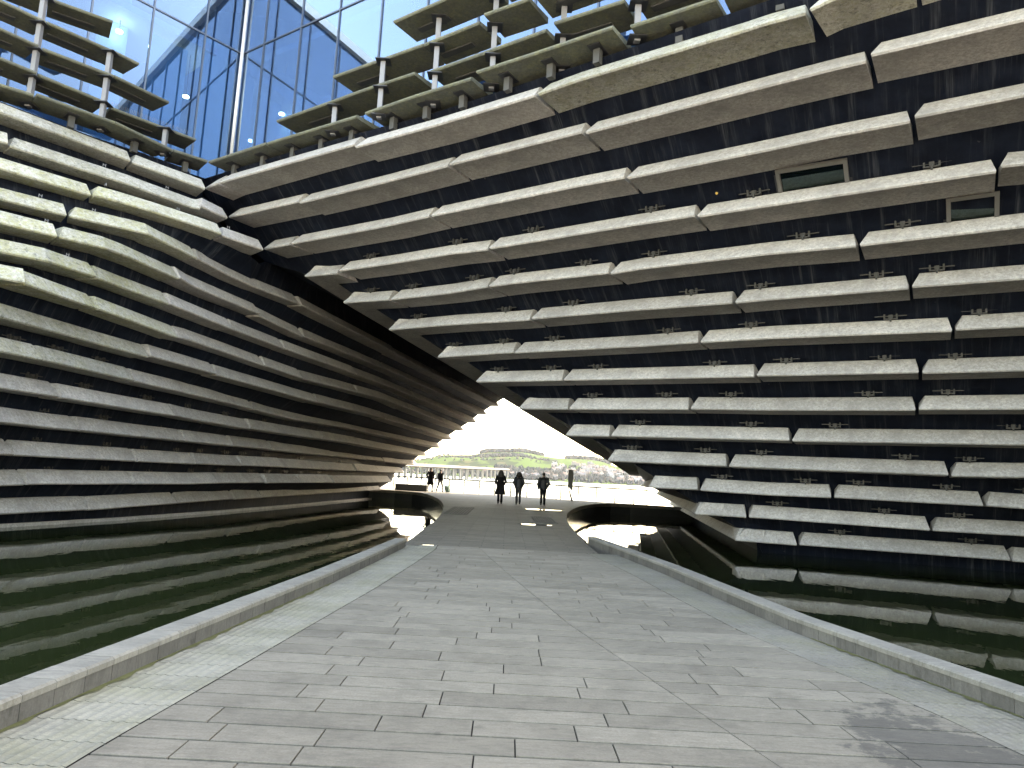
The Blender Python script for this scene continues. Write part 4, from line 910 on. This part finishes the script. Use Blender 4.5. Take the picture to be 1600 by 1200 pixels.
def person(loc, rz, h, label, coat=None, coat_mat='black', trousers='black', hair='short', step=.16, arms='pocket', female=False):
    """local axes: +y is the way the person walks, x to the right; built for 1.75 m and scaled"""
    r = empty('person', loc, rz); tag(r, label, 'person', 'people walking towards the river'); r.scale = (h/1.75,)*3
    sw = .15 if female else .18; hp = .085
    J = {'pelvis': ((0, 0, .95), (.13, .10)), 'waist': ((0, .01, 1.12), (.125, .095)), 'chest': ((0, .0, 1.32), (.155, .11)), 'neck0': ((0, -.005, 1.45), (.075, .07)),
         'neck': ((0, .01, 1.52), (.055, .055)), 'head0': ((0, .025, 1.58), (.068, .078)), 'head1': ((0, .02, 1.66), (.078, .095)), 'head2': ((0, .01, 1.725), (.055, .07))}
    E = [('pelvis', 'waist'), ('waist', 'chest'), ('chest', 'neck0'), ('neck0', 'neck'), ('neck', 'head0'), ('head0', 'head1'), ('head1', 'head2')]
    hands = {}
    for s, n in ((-1, 'l'), (1, 'r')):
        st = step*s
        J['hip'+n] = ((s*hp, 0, .91), .092); J['knee'+n] = ((s*hp, st*.62+.03, .49), .056); J['ank'+n] = ((s*hp, st-.02-(.05 if st < 0 else 0), .085+(.05 if st < 0 else 0)), .037)
        J['toe'+n] = ((s*(hp+.02), st+.12-(.03 if st < 0 else 0), .035), .03)
        E += [('pelvis', 'hip'+n), ('hip'+n, 'knee'+n), ('knee'+n, 'ank'+n), ('ank'+n, 'toe'+n)]
        J['sh'+n] = ((s*sw, -.01, 1.42), .058)
        free = arms == 'free' or (arms == 'onefree' and s < 0)
        if free: el, wr = (s*(sw+.09), -.05-st*.3, 1.14), (s*(sw+.07), .06-st*.5, .90)
        else: el, wr = (s*(sw+.115), -.09, 1.17), (s*(sw+.015), .07, .98)
        J['el'+n] = (el, .044); J['wr'+n] = (wr, .029)
        E += [('neck0', 'sh'+n), ('sh'+n, 'el'+n), ('el'+n, 'wr'+n)]
        d = (Vector(wr)-Vector(el)).normalized(); pm = Vector(wr)+d*.07
        J['palm'+n] = (tuple(pm), (.036, .02)); E.append(('wr'+n, 'palm'+n))
        for q, (off, ln) in enumerate(((-.03, .07), (-.01, .082), (.01, .078), (.03, .06))):
            t = pm+d*.025+Vector((0, off, 0)); J[f'f{n}{q}'] = (tuple(t), .0095); J[f'g{n}{q}'] = (tuple(t+d*ln*.6+Vector((-s*.012, 0, 0))), .0085); J[f'h{n}{q}'] = (tuple(t+d*ln+Vector((-s*.03, 0, 0))), .007)
            E += [('palm'+n, f'f{n}{q}'), (f'f{n}{q}', f'g{n}{q}'), (f'g{n}{q}', f'h{n}{q}')]
        t = Vector(wr)+d*.03; J['th'+n] = (tuple(t+Vector((0, .045, 0))), .011); J['ti'+n] = (tuple(t+d*.045+Vector((0, .06, 0))), .008)
        E += [('wr'+n, 'th'+n), ('th'+n, 'ti'+n)]
        hands[n] = (el, wr)
    skin_body('body', J, E, M['skin'], r)
    fm = MB(); fm.tube([(0, .105, 1.655), (0, .128, 1.62), (0, .112, 1.61)], [.008, .014, .008], 6)
    o = fm.build('nose', M['skin'], r, True)
    for s in (-1, 1):
        fm = MB(); fm.ball((s*.078, .01, 1.635), .012, .02, .03, 6, 5); fm.build('ear', M['skin'], r, True)
        fm = MB(); fm.ball((s*.03, .098, 1.66), .012, .007, .007, 6, 4); fm.build('eye', M['hair'], r, True)
    fm = MB(); fm.tube([(-.022, .098, 1.585), (0, .106, 1.583), (.022, .098, 1.585)], .005, 5); fm.build('mouth', simple('lips', (.35, .17, .15), .6), r)
    # trousers: two tapered legs joined at the seat
    mb = MB(); mt = M[trousers]
    mb.tube([(0, 0, .86), (0, 0, .93), (0, 0, 1.02), (0, .01, 1.08)], [(.15, .115), (.165, .125), (.155, .115), (.145, .108)], 14)
    for n in 'lr':
        a, b, c = (Vector(J[k+n][0]) for k in ('hip', 'knee', 'ank'))
        mb.tube([a+Vector((0, 0, .03)), a.lerp(b, .5), b, b.lerp(c, .5), c+Vector((0, 0, -.01))], [.105, .088, .07, .064, .058], 12)
    mb.build('trousers', mt, r, True)
    for n in 'lr':
        a, t = Vector(J['ank'+n][0]), Vector(J['toe'+n][0]); mb = MB()
        mb.tube([a+Vector((0, -.06, -.045)), a+Vector((0, -.02, -.04)), a.lerp(t, .6)+Vector((0, 0, -.012)), t+Vector((0, .03, 0))], [(.03, .035), (.045, .045), (.047, .036), (.03, .02)], 10)
        mb.build('shoe', M['shoe'], r, True)
    # coat / jacket body and sleeves in one mesh
    mb = MB(); hem = coat or .88
    zs = [1.47, 1.44, 1.38, 1.28, 1.16, 1.05, .95]
    ws = [(.075, .07), (sw-.01, .10), (sw+.01, .135), (.195, .145), (.17, .13), (.178, .135), (.20, .15)]
    if hem < .88: zs += [.8, .66, hem]; ws += [(.215, .165), (.25, .19), (.28, .205)]
    else: zs[-1] = .93; zs.append(hem); ws.append((.195, .145))
    if coat_mat == 'navy': ws = [(a+.025, b+.03) if i > 1 else (a, b) for i, (a, b) in enumerate(ws)]
    seg = 18; v = []; f = []
    for (z, (a, b)) in zip(zs, ws):
        for k in range(seg):
            t = 2*math.pi*k/seg; v.append((a*math.copysign(abs(math.cos(t))**.8, math.cos(t)), b*math.sin(t)*(1+.04*math.sin(5*t+z*9)), z))
    for i in range(len(zs)-1):
        for k in range(seg): f.append((i*seg+k, (i+1)*seg+k, (i+1)*seg+(k+1) % seg, i*seg+(k+1) % seg))
    f += [tuple(range(seg)), tuple(range((len(zs)-1)*seg, len(zs)*seg))[::-1]]
    mb.add(v, f)
    for n, s in (('l', -1), ('r', 1)):
        sh = Vector(J['sh'+n][0]); el, wr = map(Vector, hands[n]); g = .012 if coat_mat == 'navy' else 0
        mb.tube([sh+Vector((-s*.06, 0, .01)), sh+Vector((s*.015, 0, -.01)), sh.lerp(el, .5), el, el.lerp(wr, .5), wr+(wr-el).normalized()*.02], [.07+g, .082+g, .072+g, .066+g, .058+g, .05+g*.5], 12)
    mb.tube([(0, .0, 1.44), (0, .0, 1.50), (0, .005, 1.53)], [(.10, .09), (.085, .08), (.078, .075)], 14)
    mb.build('coat' if hem < .8 else 'jacket', M[coat_mat], r, True)
    # hair
    mb = MB()
    if hair == 'long':
        mb.tube([(0, -.03, 1.28), (0, -.05, 1.38), (0, -.045, 1.50), (0, -.03, 1.60), (0, -.012, 1.69), (0, .0, 1.745), (0, 0, 1.765)], [(.13, .05), (.17, .075), (.155, .09), (.132, .105), (.112, .115), (.07, .08), (.015, .02)], 14)
    elif hair == 'bob':
        mb.tube([(0, -.03, 1.485), (0, -.035, 1.54), (0, -.03, 1.62), (0, -.015, 1.69), (0, .0, 1.745), (0, 0, 1.765)], [(.13, .08), (.165, .115), (.15, .125), (.12, .12), (.075, .085), (.015, .02)], 14)
    else:
        mb.tube([(0, -.035, 1.585), (0, -.03, 1.64), (0, -.012, 1.70), (0, .0, 1.745), (0, 0, 1.762)], [(.065, .05), (.082, .082), (.083, .098), (.06, .072), (.015, .02)], 14)
    mb.build('hair', M['hair'], r, True)
    return r
person((-.33, 38.75, 0), R(3), 1.82, 'person with long loose hair in a knee length black coat, hands in pockets', coat=.48, hair='long', step=.13, female=True)
person((.66, 39.1, 0), R(-2), 1.76, 'person with bobbed hair in a short black jacket and grey trousers', trousers='grey_t', coat_mat='navy', hair='bob', step=-.07, female=True)
person((2.02, 39.5, 0), R(-4), 1.80, 'broad person with cropped hair in a puffed dark jacket, one arm hanging', coat_mat='navy', hair='short', step=.14, arms='onefree')
person((-5.98, 56.2, 0), R(-22), 1.87, 'tall person in a long black coat walking beside the one pulling a suitcase', coat=.5, trousers='lgrey_t', hair='short', step=.2)
person((-5.27, 56.8, 0), R(-30), 1.76, 'person in a black jacket and pale grey trousers pulling a suitcase', trousers='lgrey_t', coat_mat='black', hair='short', step=.26, arms='free')
sc_ = empty('suitcase', (-4.55, 56.3, 0), R(-35)); tag(sc_, 'small green grey wheeled suitcase tilted behind a walking person', 'suitcase')
tl = Matrix.Rotation(R(28), 4, 'X')
def tilt(mb):
    mb.v = [tuple((tl @ Vector(p))+Vector((0, 0, .05))) for p in mb.v]; return mb
mb = MB(); prof_ = [(-.19, .0), (-.16, -.03), (.16, -.03), (.19, 0), (.19, .46), (.16, .49), (-.16, .49), (-.19, .46)]
v = [(x, -.11, z+.05) for x, z in prof_]+[(x, .11, z+.05) for x, z in prof_]; k = len(prof_)
mb.add(v, [tuple(range(k)), tuple(range(k, 2*k))[::-1]]+[(i, k+i, k+(i+1) % k, (i+1) % k) for i in range(k)]); tilt(mb).build('shell', M['teal_case'], sc_)
mb = MB(); mb.tube([(-.1, .09, .5), (-.1, .09, .88), (.1, .09, .88), (.1, .09, .5)], .012, 6); tilt(mb).build('handle', M['darkmetal'], sc_)
for s in (-.14, .14):
    for q in (-.08, .08):
        mb = MB(); mb.tube([(s-.02, q, 0), (s+.02, q, 0)], .035, 8); tilt(mb).build('wheel', M['shoe'], sc_)

# ------------------------------------------------------------------ far shore
SKY = [(-2600, 40), (-1500, 52), (-800, 30), (-500, 22), (-328, 35.9), (-264, 47.8), (-220, 62.9), (-126, 67.8), (-83, 78), (-40, 82), (46, 88), (120, 77), (178, 71), (221, 74), (279, 74), (316, 69), (353, 58), (443, 34), (617, 30), (1000, 50), (2600, 70)]
def sky_z(x): return xof([(b, a) for a, b in SKY], x) if False else next((z0+(z1-z0)*(x-x0)/(x1-x0) for (x0, z0), (x1, z1) in zip(SKY, SKY[1:]) if x0 <= x <= x1), 40)
def hill_z(x, y):
    t = (y-1690)/(2420-1690)
    if t <= 0: return -4.6
    X = x*2420/y
    if t <= 1:
        s = t**.85
        z = -3+(sky_z(X)+3)*s+3.0*math.sin(X*.031+y*.012)*t*(1-t)*2
        return z
    return sky_z(X)-(y-2420)*.03
mb = MB(); nx, ny = 150, 34; v = []
for j in range(ny+1):
    y = 1680+j*(2900-1680)/ny
    for i in range(nx+1):
        x = (-2400+4800*i/nx)*(y/2420); v.append((x, y, hill_z(x, y)))
mb.add(v, [(j*(nx+1)+i, j*(nx+1)+i+1, (j+1)*(nx+1)+i+1, (j+1)*(nx+1)+i) for j in range(ny) for i in range(nx)])
def hill_mat():
    mt, nt, b = new_mat('green fields'); v = mapped(nt, (1, .45, 1))
    f1 = noise(nt, v, .011, 3, .5); f2 = noise(nt, v, .05, 4, .6)
    c = mix(nt, (.036, .066, .018), (.050, .076, .026), f2)
    c = mix(nt, c, (.016, .024, .018), ramp(nt, f1, [(.56, 0.), (.60, .85)]))
    c = mix(nt, c, (.060, .058, .032), ramp(nt, noise(nt, v, .02, 2, .5), [(.62, 0.), (.66, .7)]))
    nt.links.new(c, b.inputs['Base Color']); b.inputs['Roughness'].default_value = 1.0; b.inputs['Specular IOR Level'].default_value = 0.0; return mt
hill = mb.build('hills', hill_mat(), None, True); tag(hill, kind='structure')
rnd = random.Random(5)
M['leaf_d'] = simple('dark far foliage', (.026, .034, .034), 1.0, 0, .3, .05)
M['leaf_b'] = simple('bare brown far foliage', (.055, .048, .042), 1.0, 0, .3, .05)
def blob(mb, x, y, z, r, hgt):
    n = 6; v = [(x, y, z+hgt)]
    for zz, rr_ in ((.68, .62), (.32, 1.0), (0, .6)):
        for k in range(n):
            a = 2*math.pi*k/n+rnd.random()*.6; q = r*rr_*rnd.uniform(.75, 1.25); v.append((x+q*math.cos(a), y+q*math.sin(a), z+hgt*zz*rnd.uniform(.9, 1.1)))
    f = [(0, 1+k, 1+(k+1) % n) for k in range(n)]
    for i in range(2):
        for k in range(n): f.append((1+i*n+k, 1+(i+1)*n+k, 1+(i+1)*n+(k+1) % n, 1+i*n+(k+1) % n))
    mb.add(v, f, rnd.choice((0, 0, 0, 1)))
wood = MB()
def scatter(n, fx, fy, s0, s1):
    for _ in range(n):
        y = fy(); x = fx()*y/2420
        z = hill_z(x, y); r = rnd.uniform(s0, s1); blob(wood, x, y, z-1, r, r*rnd.uniform(1.5, 2.3))
U_ = rnd.uniform
scatter(520, lambda: U_(-95, 118), lambda: U_(2395, 2440), 4, 7.5)        # hilltop wood
scatter(330, lambda: U_(195, 345), lambda: U_(2380, 2440), 3.5, 7)       # wood on the lower skyline
scatter(60, lambda: U_(-330, -200), lambda: U_(2395, 2430), 2, 4)
scatter(150, lambda: rnd.gauss(20, 55), lambda: U_(2180, 2230), 3, 5.5)      # patch on the hillside
scatter(90, lambda: rnd.gauss(-130, 50), lambda: U_(2240, 2280), 3, 5)
scatter(40, lambda: rnd.gauss(-60, 90), lambda: U_(2090, 2110), 2.5, 4)
scatter(450, lambda: U_(-40, 150), lambda: U_(1688, 1850), 3.5, 7); scatter(420, lambda: U_(150, 520), lambda: U_(1688, 1830), 3, 5)       # wooded waterside
scatter(620, lambda: U_(150, 560), lambda: U_(1720, 2060), 2.6, 4.6)
scatter(700, lambda: U_(-1500, -40), lambda: U_(1686, 1790), 3.5, 7)
scatter(500, lambda: U_(520, 1800), lambda: U_(1700, 2300), 4, 8)
tag(wood.build('far_woods', [M['leaf_d'], M['leaf_b']]), kind='stuff')
# houses of the town across the water
WALLS = [simple('pale render house', (.34, .33, .31), .9), simple('stone house', (.21, .19, .17), .9), simple('pinkish house', (.25, .20, .175), .9)]
ROOFS = [simple('slate roof', (.10, .11, .125), .9), simple('red tile roof', (.16, .115, .10), .9)]
protos = []
for wi in range(3):
    for ri in range(2):
        mb = MB(); L, W_, Hh, Rh = 6.5, 4.5, 5.5, 3.0
        mb.box(-L, -W_, -4, L, W_, Hh, 0)
        v = [(-L-.3, -W_-.3, Hh), (L+.3, -W_-.3, Hh), (L+.3, W_+.3, Hh), (-L-.3, W_+.3, Hh), (-L-.3, 0, Hh+Rh), (L+.3, 0, Hh+Rh)]
        mb.add(v, [(0, 1, 5, 4), (2, 3, 4, 5), (3, 0, 4), (1, 2, 5)], 1)
        for s in (-1, 1): mb.box(s*L*.8-.6, -.6, Hh+Rh-1, s*L*.8+.6, .6, Hh+Rh+1.6, 0)
        for xw in (-4, -1.3, 1.3, 4):
            for zw in (1.0, 3.6): mb.box(xw-.55, -W_-.06, zw, xw+.55, -W_-.01, zw+1.4, 1)
        protos.append(mb)
used = {}
for i in range(120):
    y = U_(1730, 2130)
    x = (U_(150, 520) if i < 106 else U_(-60, 150))*y/2420
    if i >= 106: y = U_(1705, 1740)
    p = i % len(protos)
    if p not in used:
        o = protos[p].build('house', [WALLS[p//2], ROOFS[p % 2]]); used[p] = o.data
    else:
        o = bpy.data.objects.new('house', used[p]); col.objects.link(o)
    tag(o, 'small pitched roof house on the wooded far shore across the river', 'house', 'houses on the far shore')
    s = U_(.75, 1.1)
    o.location = (x, y, hill_z(x, y)+2.2); o.rotation_euler = (0, 0, U_(-.6, .6)); o.scale = (s, s, s*.95)
# mast
ms = empty('radio_mast', (33, 2425, 84)); tag(ms, 'thin lattice radio mast rising from the hilltop wood', 'mast'); bpy.context.view_layer.update()
mb = MB(); Z0, Z1 = 80, 121
for a in range(3):
    t = 2*math.pi*a/3; mb.tube([(33+1.6*math.cos(t), 2425+1.6*math.sin(t), Z0), (33+.45*math.cos(t), 2425+.45*math.sin(t), Z1)], .32, 4)
sub(mb, 'leg_frame', M['darkmetal'], ms)
mb = MB()
for i in range(9):
    z = Z0+(Z1-Z0)*i/9; r_ = 1.6-1.15*i/9
    mb.tube([(33+r_*math.cos(2*math.pi*a/3), 2425+r_*math.sin(2*math.pi*a/3), z) for a in (0, 1, 2, 3)], .18, 4)
sub(mb, 'bracing', M['darkmetal'], ms)
mb = MB(); mb.tube([(33, 2425, Z1), (33, 2425, Z1+6)], .15, 4); sub(mb, 'aerial', M['darkmetal'], ms)
# road bridge
br = empty('road_bridge', (-90, 700, 0)); tag(br, 'long low road bridge on many pale concrete piers across the river', 'bridge'); bpy.context.view_layer.update()
M['pier'] = simple('pale bridge concrete', (.22, .205, .18), .9, 0, .1, .1)
def bp(t): return Vector((-135, 420, 5.6)).lerp(Vector((-2, 1430, 15.4)), t)
a, b = bp(-.35), bp(1.0); d = (b-a).normalized(); n = Vector((-d.y, d.x, 0)).normalized()
mb = MB(); mb.obox((a+b)/2+Vector((0, 0, -.9)), (b-a)/2, n*6, Vector((0, 0, .9))); sub(mb, 'deck', M['pier'], br)
for s in (-1, 1):
    mb = MB(); mb.obox((a+b)/2+n*s*5.9+Vector((0, 0, .65)), (b-a)/2, n*.12, Vector((0, 0, .5))); sub(mb, 'parapet', M['pier'], br)
for i in range(-6, 24):
    p = bp(i/23.0)
    mb = MB()
    for s in (-1, 1):
        mb.tube([p+n*s*3+Vector((0, 0, -1.8)), Vector((p.x+n.x*s*3, p.y+n.y*s*3, -5.5))], [1.25, 1.5], 8)
    mb.obox(p+Vector((0, 0, -2.4)), n*5.2, d*1.1, Vector((0, 0, .65)))
    sub(mb, 'pier', M['pier'], br)

# ------------------------------------------------------------------ air over the river
HAZE = .000028
hm = bpy.data.materials.new('pale haze'); hm.use_nodes = True; nt = hm.node_tree; nt.nodes.clear()
out = N(nt, 'ShaderNodeOutputMaterial'); pv = N(nt, 'ShaderNodeVolumePrincipled'); pv.inputs['Color'].default_value = (.92, .95, 1, 1); pv.inputs['Density'].default_value = HAZE; pv.inputs['Anisotropy'].default_value = .35
nt.links.new(pv.outputs[0], out.inputs['Volume'])
mb = MB(); mb.box(-4600, -450, -7.5, 4600, 3300, 145)
tag(mb.build('haze', hm), kind='stuff')
